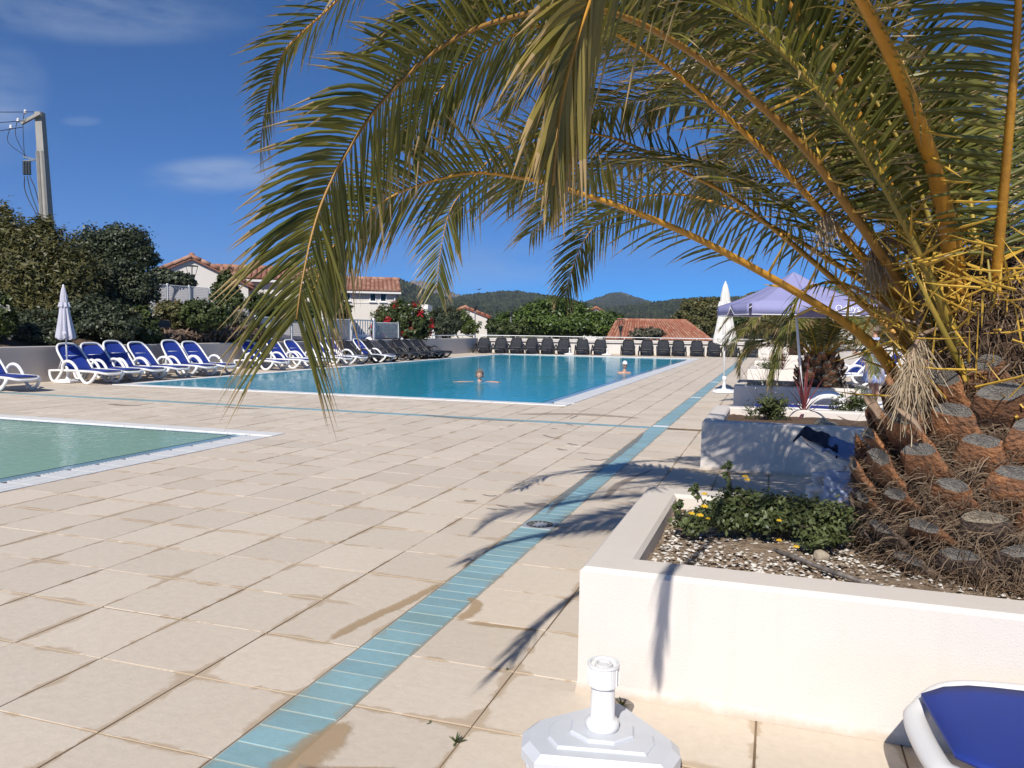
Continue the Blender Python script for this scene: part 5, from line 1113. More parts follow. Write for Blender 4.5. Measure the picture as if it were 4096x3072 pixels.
# hollow between the two flanges of the lower shaft
f = MB()
for s in (-1, 1):
    P = []
    for z in (0, H*.3, H*.6, H*.84): c, w_, d_ = sect(z); P.append(c-ay*(d_+.03)+ax*s*w_*.72)
    f2 = MB(); 
    for i in range(3): f2.bar(P[i], P[i+1], .09, .07)
    f2.build('flange', M['concrete'], up_)
c, w_, d_ = sect(H-.22); ca = ax*.95+ay*-.3; ca.normalize(); MB().bar(c-ca*.72-ay*.25+Vector((0,0,-.2)), c+ca*.22-ay*.25+Vector((0,0,.12)), .09, .12).build('crossarm', M['concrete'], up_)
c2, w2, d2 = sect(H-1.75)
for dz in (0, .17): MB().bar(c2-ax*.75+Vector((0,0,-.1+dz)), c2+Vector((0,0,-dz*.5)), .05).build('cable_bracket', M['grey_metal'], up_)
for k in range(3):
    i0 = c2-ax*(.72-.1*k)+Vector((0,0,-.1)); ins = MB(); ins.smooth = True; ins.lathe([(.03,0)]+[(r, -.06*i-.03*j) for i in range(9) for j, r in enumerate((.07, .03))], 10, tuple(i0)); ins.build('insulator', M['dark_metal'], up_)
    cb = MB(); cb.smooth = True; cb.tube(spline([i0+Vector((0,0,-.55)), i0+Vector((.05,0,-1.2))+ax*.1*k, sect(H-4.5)[0]-ax*(.22-.03*k), sect(H-7)[0]-ax*(.2-.03*k), sect(2)[0]-ax*.2], 24), .018, 5); cb.build('down_cable', M['dark_metal'], up_)
for k, (zz, xo) in enumerate(((.02, -.1), (-.3, -.38), (-.55, -.66))):
    st = sect(H)[0]+Vector((0,0,zz))+ax*xo; en = at(-60, 232+k*26, UD-4)-Vector(up_.location)
    en = at(-120, 234+k*30, UD-2)-Vector((up_.location.x, up_.location.y, 0)); cb = MB(); cb.tube(spline([st, st.lerp(en, .5)+Vector((0,0,-.06)), en], 12), .014, 5); cb.build('wire', M['dark_metal'], up_)
    cb = MB(); cb.tube(spline([st-ax*.5+Vector((0,0,-.05)), st-ax*.55+Vector((0,0,-.6)), c2-ax*(.7-.1*k)+Vector((0,0,0))], 14), .012, 5); cb.build('jumper', M['dark_metal'], up_)
    ins = MB(); ins.lathe([(.02,-.08),(.06,-.05),(.05,0),(.06,.03),(.02,.08)], 8, tuple(st-ax*.45)); ins.build('insulator', M['plastic'], up_)
def street_lamp(vx, vtop, vbot, d, label, style):
    t_, b_ = at(vx, vtop, d), at(vx, vbot, d); root = empty('street_lamp', (b_.x, b_.y, -2.6), 0, label, 'street lamp'); H = t_.z+2.6
    p = MB(); p.smooth = True; p.tube([(0,0,0),(0,0,H-.75)], [.07, .05], 8); p.build('post', M['dark_metal'] if style != 'grey' else M['grey_metal'], root)
    c = MB(); c.smooth = True; c.lathe([(.04,H-.8),(.09,H-.72),(.14,H-.45),(.16,H-.4)], 10); c.build('lamp_body', M['dark_metal'], root)
    for k in range(4):
        a = math.pi/2*k+.6; MB().bar((.15*math.cos(a),.15*math.sin(a),H-.42), (.25*math.cos(a),.25*math.sin(a),H-.04), .022).build('lamp_strut', M['dark_metal'], root)
    MB().lathe([(.27,H-.04),(.27,H),(.1,H+.02)], 14).build('lamp_hood', M['dark_metal'], root)
street_lamp(415, 574, 620, 36, 'dark lantern lamp post in front of the white gable', 'dark')
street_lamp(893, 638, 692, 60, 'dark street lamp before the flat-roofed white house', 'dark')
street_lamp(1026, 650, 720, 62, 'thin street lamp in front of the small gabled house', 'grey')
street_lamp(1103, 662, 720, 60, 'thin street lamp among the left side of the umbrella pines', 'grey')
street_lamp(1340, 690, 740, 50, 'short dark street lamp at the right of the umbrella pines', 'dark')
MB_ = MB(); MB_.add([(0,0,0),(.35,.1,.12),(.12,.12,0),(-.35,.1,.1),(-.1,.12,0),(0,.35,-.02),(0,-.25,.0),(0,.1,-.08)], [(0,1,2),(0,4,3),(2,5,4),(4,5,7),(2,7,5),(0,2,7),(0,7,4)])
tag(MB_.build('bird', M['dark_metal'], None, at(1033, 625, 70)), 'small dark bird flying in front of the hills', 'bird')

# ------------------------------------------------------------------ vegetation
def crown(name, parent, blobs, n, size, mt, seed, up=.35, elong=1.6, clump=.35, jit=.5, hollow=.55):
    """leaves in tufts spread through the volume of several lobes; gaps stay between the tufts. blobs: (centre, radii)"""
    r = np.random.default_rng(seed); vol = np.array([b[1][0]*b[1][1]*b[1][2] for b in blobs])**.8; vol /= vol.sum()
    nt_ = max(12, n//26); bi = r.choice(len(blobs), nt_, p=vol); C = np.array([b[0] for b in blobs])[bi]; Rr = np.array([b[1] for b in blobs])[bi]
    d = r.normal(size=(nt_, 3)); d /= np.linalg.norm(d, axis=1)[:, None]; rad = hollow + (1-hollow)*r.random(nt_)**.6; rad *= 1+r.normal(0, .09, nt_)
    T = C + d*Rr*rad[:, None]; tw = r.random(nt_)
    li = r.integers(0, nt_, n); P = T[li] + r.normal(size=(n, 3))*np.minimum(Rr[li], Rr.mean())*clump*.35
    out_ = d[li]*.8 + r.normal(size=(n, 3))*jit + np.array([0, 0, up]); out_ /= np.linalg.norm(out_, axis=1)[:, None]
    a = np.cross(out_, r.normal(size=(n, 3))); a /= np.linalg.norm(a, axis=1)[:, None]; b_ = np.cross(out_, a)
    s = size*(.6+.8*r.random(n))[:, None]; a = a*s*elong*.5; b_ = b_*s*.5
    vs = np.empty((n*4, 3)); vs[0::4] = P-a; vs[1::4] = P-b_+a*.1; vs[2::4] = P+a; vs[3::4] = P+b_+a*.1
    me = bpy.data.meshes.new(name); me.vertices.add(n*4); me.vertices.foreach_set('co', vs.ravel()); me.loops.add(n*4); me.loops.foreach_set('vertex_index', np.arange(n*4)); me.polygons.add(n); me.polygons.foreach_set('loop_start', np.arange(0, n*4, 4)); me.polygons.foreach_set('loop_total', np.full(n, 4)); me.update(); me.materials.append(mt)
    add_attr(me, 'rnd', np.clip(.25+.55*tw[li]+r.normal(0, .13, n), 0, 1).astype(np.float32)); o = link(name, me, parent); return tag(o, kind='stuff')
M['wood'] = mat('tree_bark', (.10, .075, .055), .95, var=.4, scale=8)
def limbs(parent, base, blobs, r0, seed, n=7):
    R = random.Random(seed); b = MB(); b.smooth = True; top = Vector((sum(x[0][0] for x in blobs)/len(blobs), sum(x[0][1] for x in blobs)/len(blobs), min(x[0][2]-x[1][2]*.4 for x in blobs)))
    base = Vector(base); mid = base.lerp(top, .6)+Vector((R.uniform(-.15,.15), R.uniform(-.15,.15), 0)); b.tube(spline([base, mid, top], 10), [lerp(r0, r0*.6, i/9) for i in range(10)], 8)
    for k in range(n):
        c, rr = R.choice(blobs); e = Vector((c[0]+R.uniform(-.6,.6)*rr[0], c[1]+R.uniform(-.6,.6)*rr[1], c[2]+R.uniform(-.1,.6)*rr[2])); s = mid.lerp(top, R.uniform(.2, 1)); b.tube(spline([s, s.lerp(e, .5)+Vector((0,0,.1*rr[2])), e], 8), [lerp(r0*.5, r0*.1, i/7) for i in range(8)], 6)
    b.build('trunk', M['wood'], parent)
M['lf_broom'] = leafmat('broom_foliage', (.050, .056, .020), (.18, .165, .060), None, .25)
M['lf_oak'] = leafmat('holm_oak_foliage', (.022, .034, .017), (.085, .10, .052), None, .15)
M['lf_green'] = leafmat('shrub_foliage', (.030, .050, .016), (.10, .125, .035), None, .25)
M['lf_fresh'] = leafmat('fresh_foliage', (.045, .075, .018), (.15, .19, .045), None, .35)
M['lf_pine'] = leafmat('pine_foliage', (.028, .052, .012), (.13, .19, .035), None, .2)
M['lf_grey'] = leafmat('grey_foliage', (.055, .060, .040), (.17, .16, .11), None, .2)
M['lf_dry'] = leafmat('dry_twigs', (.10, .065, .045), (.23, .16, .115), None, .1)
M['fl_white'] = leafmat('white_petals', (.72, .70, .62), (.82, .80, .74), None, .3)
M['fl_cream'] = leafmat('cream_petals', (.62, .55, .30), (.78, .72, .48), None, .3)
M['fl_red'] = leafmat('red_petals', (.36, .012, .02), (.55, .03, .04), None, .3)
M['fl_pink'] = leafmat('pink_petals', (.55, .16, .18), (.65, .28, .28), None, .3)
def vb(vx, vy, d, rx, ry, dd=None):   # a lobe seen at a picture place with picture radii
    c = at(vx, vy, d); s = d/1711; return ((c.x, c.y, c.z), (rx*s, (dd or rx)*s, ry*s))
def plant(name, label, cat, foot, blobs, n, size, mt, seed, r0=.06, fl=None, group=None, **kw):
    root = empty(name, foot, 0, label, cat, group); L = [(tuple(Vector(c)-Vector(foot)), r) for c, r in blobs]
    limbs(root, (0,0,-.1), L, r0, seed); crown('crown' if 'tree' in name or 'pine' in name else 'foliage', root, L, n, size, M[mt], seed, **kw)
    if fl: crown('flowers', root, [(c, (r[0]*1.02, r[1]*1.02, r[2]*1.02)) for c, r in L], fl[1], fl[2], M[fl[0]], seed+500, elong=1.0, clump=.3, hollow=.93)
    return root
def fg_(vx, vy, d): p = at(vx, vy, d); return (p.x, p.y, max(-2.6, bank_h(p.x, p.y)) if p.x < -14.2 and p.y < 46 else -2.6)
D = 24
plant('broom_tree', 'tall olive-brown broom filling the left edge behind the wall', 'tree', fg_(60, 740, D), [vb(20,560,D,75,85), vb(90,570,D,75,75), vb(150,620,D,60,70), vb(40,660,D,90,80), vb(120,690,D,80,55), vb(10,490,D,22,45), vb(95,505,D,30,35)], 62000, .05, 'lf_broom', 1, .12, elong=3.6, up=.7, jit=.6, clump=.5)
D = 26
plant('oak_tree', 'dark evergreen oak with rounded crown left of the white gable', 'tree', fg_(240, 740, D), [vb(215,525,D,48,38), vb(270,525,D,50,36), vb(310,555,D,28,26), vb(190,580,D,50,45), vb(250,590,D,60,55), vb(300,625,D,40,45), vb(230,660,D,75,55), vb(165,655,D,50,60)], 48000, .062, 'lf_oak', 2, .14, clump=.4)
D = 22
plant('shrub', 'dark green shrub in the gap below the oak behind the closed umbrella', 'shrub', fg_(200, 740, D), [vb(200,690,D,60,45), vb(250,700,D,50,40), vb(150,705,D,50,40), vb(95,710,D,60,40), vb(40,715,D,60,40), vb(-20,720,D,60,40)], 24000, .06, 'lf_oak', 3, .06)
D = 20.2
plant('shrub', 'low dark shrub spilling over the left end of the wall', 'shrub', fg_(60, 742, D), [vb(20,722,D,50,26), vb(80,724,D,45,24), vb(125,728,D,30,18)], 9000, .055, 'lf_oak', 31, .05)
D = 19
plant('oleander', 'white-flowering oleander at the left edge of the photo', 'shrub', fg_(5, 740, D), [vb(2,690,D,28,42), vb(-20,670,D,30,50)], 3200, .085, 'lf_green', 4, .04, ('fl_white', 150, .08), elong=3)
D = 23.2
plant('oleander', 'oleander covered in cream flowers right of the dark shrubs', 'shrub', fg_(312, 738, D), [vb(310,700,D,26,34), vb(325,722,D,22,22), vb(292,690,D,18,22)], 3800, .07, 'lf_green', 5, .04, ('fl_cream', 420, .075), elong=3)
D = 25
plant('shrub', 'grey-leaved shrub between the cream oleander and the dark hedge', 'shrub', fg_(265, 735, D), [vb(255,715,D,34,24), vb(290,724,D,20,16)], 3000, .06, 'lf_grey', 6, .03)
plant('shrub', 'rounded green bush with a few pink flowers on the bank', 'shrub', fg_(440, 710, D), [vb(435,680,D,42,30), vb(470,680,D,32,28), vb(405,672,D,25,22)], 9000, .06, 'lf_green', 7, .05, ('fl_pink', 60, .05))
plant('shrub', 'dull red-tinged bush below the high mesh fence', 'shrub', fg_(370, 705, D), [vb(370,672,D,34,22), vb(395,690,D,26,20)], 5000, .06, 'lf_broom', 8, .04, ('fl_red', 50, .05))
plant('shrub', 'straggly dry shrub at the foot of the stepped fence', 'shrub', fg_(515, 712, 28), [vb(515,692,28,26,22), vb(540,705,28,22,18), vb(495,706,28,20,14)], 3800, .05, 'lf_grey', 9, .03, elong=2.6)
D = 30
plant('young_tree', 'young dark tree standing before the gable house', 'tree', fg_(490, 660, D), [vb(490,615,D,26,28), vb(475,640,D,22,24), vb(508,645,D,20,24)], 5500, .07, 'lf_green', 10, .05)
plant('oak_tree', 'low dark evergreen bush below the gable beside the oak', 'tree', fg_(360, 640, 33), [vb(350,600,33,30,20), vb(385,604,33,28,16), vb(405,612,33,18,12)], 6500, .08, 'lf_oak', 11, .06)
plant('shrub', 'green shrubs seen through the drooping frond beside the long house', 'shrub', fg_(590, 690, 30), [vb(570,660,30,34,26), vb(615,668,30,32,22), vb(655,672,30,30,20)], 8000, .07, 'lf_green', 12, .05)
plant('young_tree', 'leafy young tree left of the two-storey house', 'tree', fg_(715, 690, 38), [vb(715,650,38,26,34), vb(735,668,38,24,22), vb(705,625,38,16,22)], 7000, .075, 'lf_fresh', 13, .06)
D = 39.5
plant('oleander', 'large red-flowering oleander bush right of the gate', 'shrub', fg_(865, 730, D), [vb(845,695,D,40,34), vb(880,690,D,42,36), vb(905,705,D,28,26), vb(825,705,D,24,26), vb(868,668,D,22,18), vb(890,716,D,32,16)], 13000, .075, 'lf_green', 14, .05, ('fl_red', 1500, .12), elong=2.6)
plant('hedge', 'tall clipped cypress hedge right of the red oleander', 'hedge', fg_(962, 730, 46), [vb(950,690,46,18,26), vb(972,690,46,18,26), vb(960,708,46,24,20), vb(985,695,46,12,22)], 9000, .07, 'lf_oak', 15, .06, hollow=.8)
plant('young_tree', 'loose light green tree in front of the small gabled house', 'tree', fg_(1000, 730, 50), [vb(1000,690,50,22,22), vb(1015,705,50,24,18), vb(925,688,50,16,18)], 4500, .08, 'lf_fresh', 16, .05)
D = 70
plant('umbrella_pine', 'broad bright green umbrella pine in the centre behind the far wall', 'pine', fg_(1205, 720, D), [vb(1200,668,D,50,24,60), vb(1165,680,D,42,24,50), vb(1235,682,D,45,22,50), vb(1210,700,D,80,24,70), vb(1150,702,D,36,22), vb(1250,704,D,42,20)], 26000, .15, 'lf_pine', 17, .25, up=.8, clump=.5, elong=2.2)
plant('umbrella_pine', 'lower umbrella pine sloping down right of the tallest one', 'pine', fg_(1320, 720, D), [vb(1305,692,D,36,20), vb(1335,703,D,30,18), vb(1285,700,D,30,20), vb(1355,712,D,22,12), vb(1310,714,D,45,12)], 14000, .15, 'lf_pine', 18, .2, up=.8, clump=.5, elong=2.2)
plant('umbrella_pine', 'small umbrella pine left of the tallest one', 'pine', fg_(1105, 720, D), [vb(1100,694,D,26,18), vb(1125,690,D,24,20), vb(1110,706,D,36,14)], 9000, .15, 'lf_pine', 19, .2, up=.8, clump=.5, elong=2.2)
plant('shrub', 'dark leafy shrub under the left pine against the far wall', 'shrub', fg_(1085, 722, 60), [vb(1080,708,60,26,14), vb(1115,712,60,30,12), vb(1062,702,60,14,14)], 5000, .12, 'lf_green', 20, .06)
plant('shrub', 'round grey-green bush before the red tile roof', 'shrub', fg_(1398, 730, 52), [vb(1385,722,52,24,12), vb(1410,720,52,22,12)], 5000, .09, 'lf_grey', 21, .06)
D = 74
plant('broadleaf_tree', 'tall olive-green tree right of the red tile roof', 'tree', fg_(1510, 720, D), [vb(1500,668,D,30,24), vb(1535,672,D,34,28), vb(1470,690,D,22,18), vb(1510,702,D,44,24), vb(1560,690,D,34,28)], 18000, .16, 'lf_broom', 22, .25)
plant('broadleaf_tree', 'dark tree behind the white closed umbrella and small palm', 'tree', fg_(1650, 720, 60), [vb(1600,690,60,40,30), vb(1660,695,60,44,30), vb(1720,690,60,46,34), vb(1790,690,60,50,40)], 14000, .14, 'lf_green', 23, .2)
plant('broadleaf_tree', 'tree beyond the crown of the big palm at the right edge', 'tree', fg_(2050, 720, 40), [vb(1960,690,40,70,50), vb(2080,680,40,80,60), vb(2200,690,40,80,60)], 14000, .11, 'lf_green', 24, .2)
# dry mulch and twigs on the bank
crown('dry_twigs', None, [vb(400,722,25.5,70,10), vb(470,722,26.5,70,14), vb(530,722,28,45,16), vb(350,730,24.5,50,8)], 9000, .07, M['lf_dry'], 30, elong=4, clump=.6, hollow=.1)
# ------------------------------------------------------------------ planting in the planters
M['lf_lantana'] = leafmat('lantana_foliage', (.045, .065, .024), (.15, .18, .07), None, .28)
M['fl_yellow'] = mat('yellow_florets', (.80, .42, .015), .6, col2=(.75, .55, .03), scale=90)
D = 3.95
lf = gr(1650, 1150, .45); lant = empty('lantana', lf, 0, 'spreading lantana bush with small yellow flower heads in the near planter', 'shrub')
def rel(bl, o): return [(tuple(Vector(c)-Vector(o)), r) for c, r in bl]
LB = rel([vb(1500,1125,D,45,24,50), vb(1570,1105,D,52,36,60), vb(1650,1105,D,60,42,70), vb(1730,1112,D,58,38,70), vb(1800,1125,3.8,42,40,50), vb(1770,1160,3.7,40,22,40), vb(1600,1075,4.05,30,26,30)], lf)
crown('foliage', lant, LB, 10000, .0145, M['lf_lantana'], 40, elong=1.8, clump=.55, hollow=.3, up=.5)
R = random.Random(4)
for k in range(26):
    c, r_ = R.choice(LB); e = Vector((c[0]+R.uniform(-1,1)*r_[0], c[1]+R.uniform(-1,1)*r_[1], c[2]+R.uniform(.1,1)*r_[2])); s0 = Vector((R.uniform(-.25,.25), R.uniform(-.1,.1), 0)); st = MB(); st.smooth = True; st.tube(spline([s0, s0.lerp(e, .5)+Vector((0,0,.04)), e], 8), [.004, .004, .0035, .003, .003, .0025, .002, .0015], 5); st.build('stem', M['lf_stem'] if 'lf_stem' in M else M['wood'], lant)
for (q0, q1) in (((1580,1070,4.0),(1567,1000,4.0)), ((1520,1090,3.95),(1495,1050,3.95)), ((1470,1120,3.9),(1462,1085,3.9))):
    a_, b_ = at(*q0)-Vector(lf), at(*q1)-Vector(lf); st = MB(); st.smooth = True; st.tube(spline([a_, a_.lerp(b_, .5)+Vector((.01,0,0)), b_], 6), .003, 5); st.build('stem', M['wood'], lant)
    crown('sprig', lant, [(tuple(a_.lerp(b_, t)), (.02,.02,.02)) for t in (.3, .6, .95)], 26, .022, M['lf_lantana'], 41, clump=1)
for (vx, vy, d) in ((1610,1030,3.95),(1522,1068,3.9),(1522,1095,3.85),(1494,1110,3.82),(1512,1114,3.82),(1530,1121,3.8),(1683,1125,3.75),(1683,1168,3.65),(1720,1182,3.6),(1614,1037,3.95)):
    p = at(vx, vy, d)-Vector(lf); f = MB(); s = R.uniform(.8, 1.15)*(.8 if vy > 1120 else 1)
    for i in range(20):
        a = i*2.4; h = 1-(i+.5)/20*1.05; rr = math.sqrt(max(0, 1-h*h)); c = p+Vector((math.cos(a)*rr, math.sin(a)*rr, h*.6))*.014*s; n_ = Vector((math.cos(a)*rr, math.sin(a)*rr, h)); u = n_.cross(Vector((0,.3,1))).normalized()*.0042*s; v = n_.cross(u).normalized()*.0042*s
        f.add([c-u, c-v, c+u, c+v, c+n_*.003], [(0,1,4),(1,2,4),(2,3,4),(3,0,4)])
    f.build('flower_head', M['fl_yellow'], lant)
M['cordy'] = leafmat('red_cordyline_leaf', (.11, .022, .028), (.27, .07, .075), None, .3)
def cordyline(loc, n, L, label, seed):
    R = random.Random(seed); root = empty('cordyline', loc, 0, label, 'plant'); st = MB(); st.smooth = True; st.tube([(0,0,-.03),(0,0,L*.22)], [.022,.016], 8); st.build('stem', M['cordy'], root); add_attr(st and root.children[0].data, 'rnd', [.6]*len(root.children[0].data.polygons))
    for k in range(n):
        a = k*2.4+R.uniform(-.3,.3); e = lerp(.35, 1.45, k/n)+R.uniform(-.12,.12); d = Vector((math.cos(a)*math.cos(e), math.sin(a)*math.cos(e), math.sin(e))); nr = d.cross(Vector((-math.sin(a), math.cos(a), 0))).normalized()*-1
        v, f, tt = leaflet_geo(Vector((0,0,L*.2*k/n)), d, nr, L*R.uniform(.75, 1.1), .026, lerp(.5, .02, k/n), 6, .3); me = bpy.data.meshes.new('leaf'); me.from_pydata(v, [], f); me.materials.append(M['cordy']); add_attr(me, 'rnd', [R.random()]*len(f)); link('leaf', me, root)
    return root
cl = gr(1737, 899, .44); cordyline(cl, 24, .62, 'red cordyline with arching strap leaves in the second planter', 1)
cordyline((2.95, 19.2, .43), 22, .7, 'red cordyline in the planter beyond the smaller palm', 2)
M['lf_gaura'] = leafmat('gaura_foliage', (.06, .085, .03), (.16, .18, .07), None, .3)
def gaura(loc, label, s=1.0, seed=0, n=900):
    root = empty('flowering_plant', loc, 0, label, 'plant'); crown('foliage', root, [((0,0,.1*s),(.16*s,.13*s,.12*s)), ((.1*s,0,.14*s),(.12*s,.12*s,.14*s))], n, .016*s, M['lf_gaura'], seed, elong=4.5, clump=.7, hollow=.1, up=1.2)
    R = random.Random(seed)
    for k in range(8):
        e = Vector((R.uniform(-.25,.25)*s, R.uniform(-.15,.15)*s, R.uniform(.3,.55)*s)); st = MB(); st.tube(spline([(0,0,0), e*.6+Vector((0,0,.03)), e], 6), .002, 4); so = st.build('flower_stem', M['wood'], root)
        b = MB()
        for i in range(5):
            c = e*R.uniform(.75, 1.0)+Vector((R.uniform(-.02,.02), R.uniform(-.02,.02), 0)); b.add([c+Vector((R.uniform(-.012,.012), R.uniform(-.012,.012), R.uniform(-.01,.01))) for _ in range(3)], [(0,1,2)])
        b.build('petals', M['print_white'], so)
    return root
gaura(gr(1652, 905, .44), 'wispy white-flowered plant left of the red cordyline', 1.25, 51)
gaura(gr(1835, 897, .44), 'wispy green plant right of the red cordyline beside the palm trunk', 1.2, 52)
gaura((2.6, 19.0, .43), 'leafy plant at the left end of the planter beyond the smaller palm', 1.5, 53)
gaura((3.7, 19.1, .43), 'leafy plant at the right in the planter beyond the smaller palm', 1.5, 54)
gaura((2.8, 25.4, .43), 'green plant in the planter second from the far wall', 1.6, 55)
gaura((2.6, 12.6, .43), 'low plant in the shaded planter left of the smaller palm', .9, 56, 400)
# weeds in the joints
def weed(vx, vy, s, label, seed, n=9):
    R = random.Random(seed); p = gr(vx, vy); root = empty('weed', p, 0, label, 'weed'); vs = []; fs = []; rn = []
    for k in range(n):
        a = R.uniform(0, 6.3); e = R.uniform(.3, 1.3); d = Vector((math.cos(a)*math.cos(e), math.sin(a)*math.cos(e), math.sin(e))); nr = Vector((-math.sin(a), math.cos(a), 0)).cross(d); v, f, tt = leaflet_geo(Vector((0,0,.002)), d, nr, s*R.uniform(.6, 1.1), s*.22, .2, 3, .2); me = bpy.data.meshes.new('leaf'); me.from_pydata(v, [], f); me.materials.append(M['lf_gaura']); add_attr(me, 'rnd', [R.random()]*len(f)); link('leaf', me, root)
weed(985, 1605, .045, 'small green weed in the tile joint left of the foreground umbrella base', 1, 14)
weed(1343, 1525, .05, 'tiny sprout at the foot of the near planter behind the umbrella base', 2, 7)
weed(928, 1563, .02, 'speck of weed in the cross joint left of the umbrella base', 3, 7)
weed(1095, 1448, .02, 'tiny weed in a joint under the tip of the frond shadow', 4, 6)
weed(1152, 1133, .03, 'small tuft beside the drain cover on the blue strip', 5, 9)

# pale curved wall and closed umbrella beyond the smaller palm
tub = empty('curved_wall', (6.6, 25.5, 0), 0, 'pale grey curved wall with white rim behind the leaning loungers', 'wall')
b = MB(); b.smooth = True; P = [(2.1*math.cos(a), 2.1*math.sin(a)) for a in np.linspace(math.pi*.75, math.pi*1.75, 26)]
for (z0, z1, r, mtn, nm) in ((0, 1.0, 1.0, 'wall_grey', 'wall_body'), (1.0, 1.1, 1.03, 'white_wall', 'wall_rim')):
    b = MB(); b.smooth = True; vs = [(x*r, y*r, z0) for x, y in P]+[(x*r, y*r, z1) for x, y in P]+[(x*.9, y*.9, z1) for x, y in P]+[(x*.9, y*.9, z0) for x, y in P]; n = len(P); b.add(vs, [(q*n+i, q*n+i+1, (q+1)*n+i+1, (q+1)*n+i) for q in range(3) for i in range(n-1)]); b.build(nm, M[mtn], tub)
closed_umbrella('sun_umbrella', (5.0, 27.0, 0), 'closed white umbrella hanging limp behind the smaller palm', M['pale_canvas'], 2.3, .95, .34, (.02, 0), None, 9, 0)

# ------------------------------------------------------------------ people
M['skin'] = mat('tanned_skin', (.56, .33, .24), .5, var=.12, scale=14)
M['skin2'] = mat('sunburnt_skin', (.54, .28, .19), .45, var=.12, scale=14)
M['hair'] = mat('grey_brown_hair', (.10, .08, .06), .7, col2=(.24, .20, .16), scale=40)
M['lips'] = mat('lips', (.38, .11, .09), .5); M['eye'] = mat('eye_dark', (.03, .025, .02), .2)
M['swimwear'] = mat('dark_swimsuit', (.02, .03, .06), .6); M['cap'] = mat('white_cap', (.80, .80, .80), .7); M['shades'] = mat('sunglasses', (.01, .01, .012), .1)
M['dress'] = mat('blue_striped_dress', (.30, .38, .66), .85, var=.1, scale=4)
def stripe_mat():
    mt = M['dress']; t = mt.node_tree; bs = next(n for n in t.nodes if n.type == 'BSDF_PRINCIPLED'); wv = N(t, 'ShaderNodeTexWave', Scale=9, Distortion=.6); tcx = N(t, 'ShaderNodeTexCoord'); t.links.new(tcx.outputs['Object'], wv.inputs['Vector'])
    mr = N(t, 'ShaderNodeMapRange'); mr.inputs['From Min'].default_value = .55; mr.inputs['From Max'].default_value = .7; t.links.new(wv.outputs['Fac'], mr.inputs['Value']); mx = N(t, 'ShaderNodeMix', data_type='RGBA'); t.links.new(mr.outputs[0], mx.inputs[0]); mx.inputs[6].default_value = (.28, .36, .66, 1); mx.inputs[7].default_value = (.55, .60, .78, 1); t.links.new(mx.outputs[2], bs.inputs['Base Color'])
stripe_mat()
def skin_mesh(joints, bones, sub=2):
    """joints: name -> (x, y, z, rx, ry); bones: pairs of names; returns a continuous skinned mesh (vertices, faces)"""
    names = list(joints); me = bpy.data.meshes.new('skin'); me.from_pydata([joints[n][:3] for n in names], [(names.index(a), names.index(b)) for a, b in bones], []); o = bpy.data.objects.new('skin', me); COL.objects.link(o)
    md = o.modifiers.new('skin', 'SKIN'); md.use_smooth_shade = True; sv = me.skin_vertices[0].data
    for i, n in enumerate(names): sv[i].radius = joints[n][3:5]; sv[i].use_root = (i == 0)
    s = o.modifiers.new('sub', 'SUBSURF'); s.levels = sub; s.render_levels = sub
    dg = bpy.context.evaluated_depsgraph_get(); ev = bpy.data.meshes.new_from_object(o.evaluated_get(dg)); vs = [v.co.copy() for v in ev.vertices]; fs = [tuple(p.vertices) for p in ev.polygons]
    bpy.data.objects.remove(o); bpy.data.meshes.remove(me); bpy.data.meshes.remove(ev); return vs, fs
def head_geo(c, yaw, tilt=0, s=1.0):
    """a head facing local -y: (vertices, faces, material index) with brow, sockets, nose, lips, chin and ears"""
    bm = bmesh.new(); bmesh.ops.create_uvsphere(bm, u_segments=36, v_segments=28, radius=1); Rm = Matrix.Rotation(yaw, 3, 'Z') @ Matrix.Rotation(tilt, 3, 'X'); vs = []; orig = []
    g = lambda x, z, x0, z0, sx, sz: math.exp(-((x-x0)/sx)**2-((z-z0)/sz)**2)
    for v in bm.verts:
        x, y, z = v.co; X, Y, Z = x*.076, y*.094, z*.115
        if z < 0: k = 1-.24*(-z)**1.5; X *= k; Y *= (1-.1*(-z)) if y > 0 else 1-.05*(-z)
        if y < 0:
            f = min(1, -y*1.6)
            Y -= f*(.021*g(x, z, 0, -.12, .13, .16)+.012*g(x, z, 0, .03, .1, .14)+.008*g(x, z, 0, .25, .6, .1)+.009*g(x, z, 0, -.52, .26, .08)+.012*g(x, z, 0, -.82, .3, .14)+.006*g(abs(x), z, .55, -.2, .2, .2))
            Y += f*(.013*g(abs(x), z, .36, .08, .17, .1)+.004*g(x, z, 0, -.52, .3, .02))
        e = math.exp(-((y-.05)/.14)**2-((z+.05)/.2)**2)*(abs(x) > .9); X += math.copysign(.014*e, x)
        vs.append(Rm @ (Vector((X, Y, Z))*s)+Vector(c)); orig.append((x, y, z))
    fs = [tuple(v.index for v in f.verts) for f in bm.faces]; mi = []
    for f in fs:
        x, y, z = [sum(orig[i][k] for i in f)/len(f) for k in range(3)]
        mi.append(1 if y < -.6 and abs(x) < .27 and -.58 < z < -.46 else (2 if y < -.6 and .24 < abs(x) < .48 and .03 < z < .13 else 0))
    bm.free(); return vs, fs, mi
def person(name, loc, rz, label, joints, bones, head, mats, skinm):
    root = empty(name, loc, rz, label, 'person'); b = MB(); b.smooth = True; vs, fs = skin_mesh(joints, bones); b.add(vs, fs)
    hv, hf, hm = head_geo(*head); k = len(b.v); b.v += [tuple(v) for v in hv]; b.f += [tuple(i+k for i in f) for f in hf]; b.mi += hm; b.sm += [True]*len(hf)
    b.build('body', [skinm, M['lips'], M['eye']], root); return root
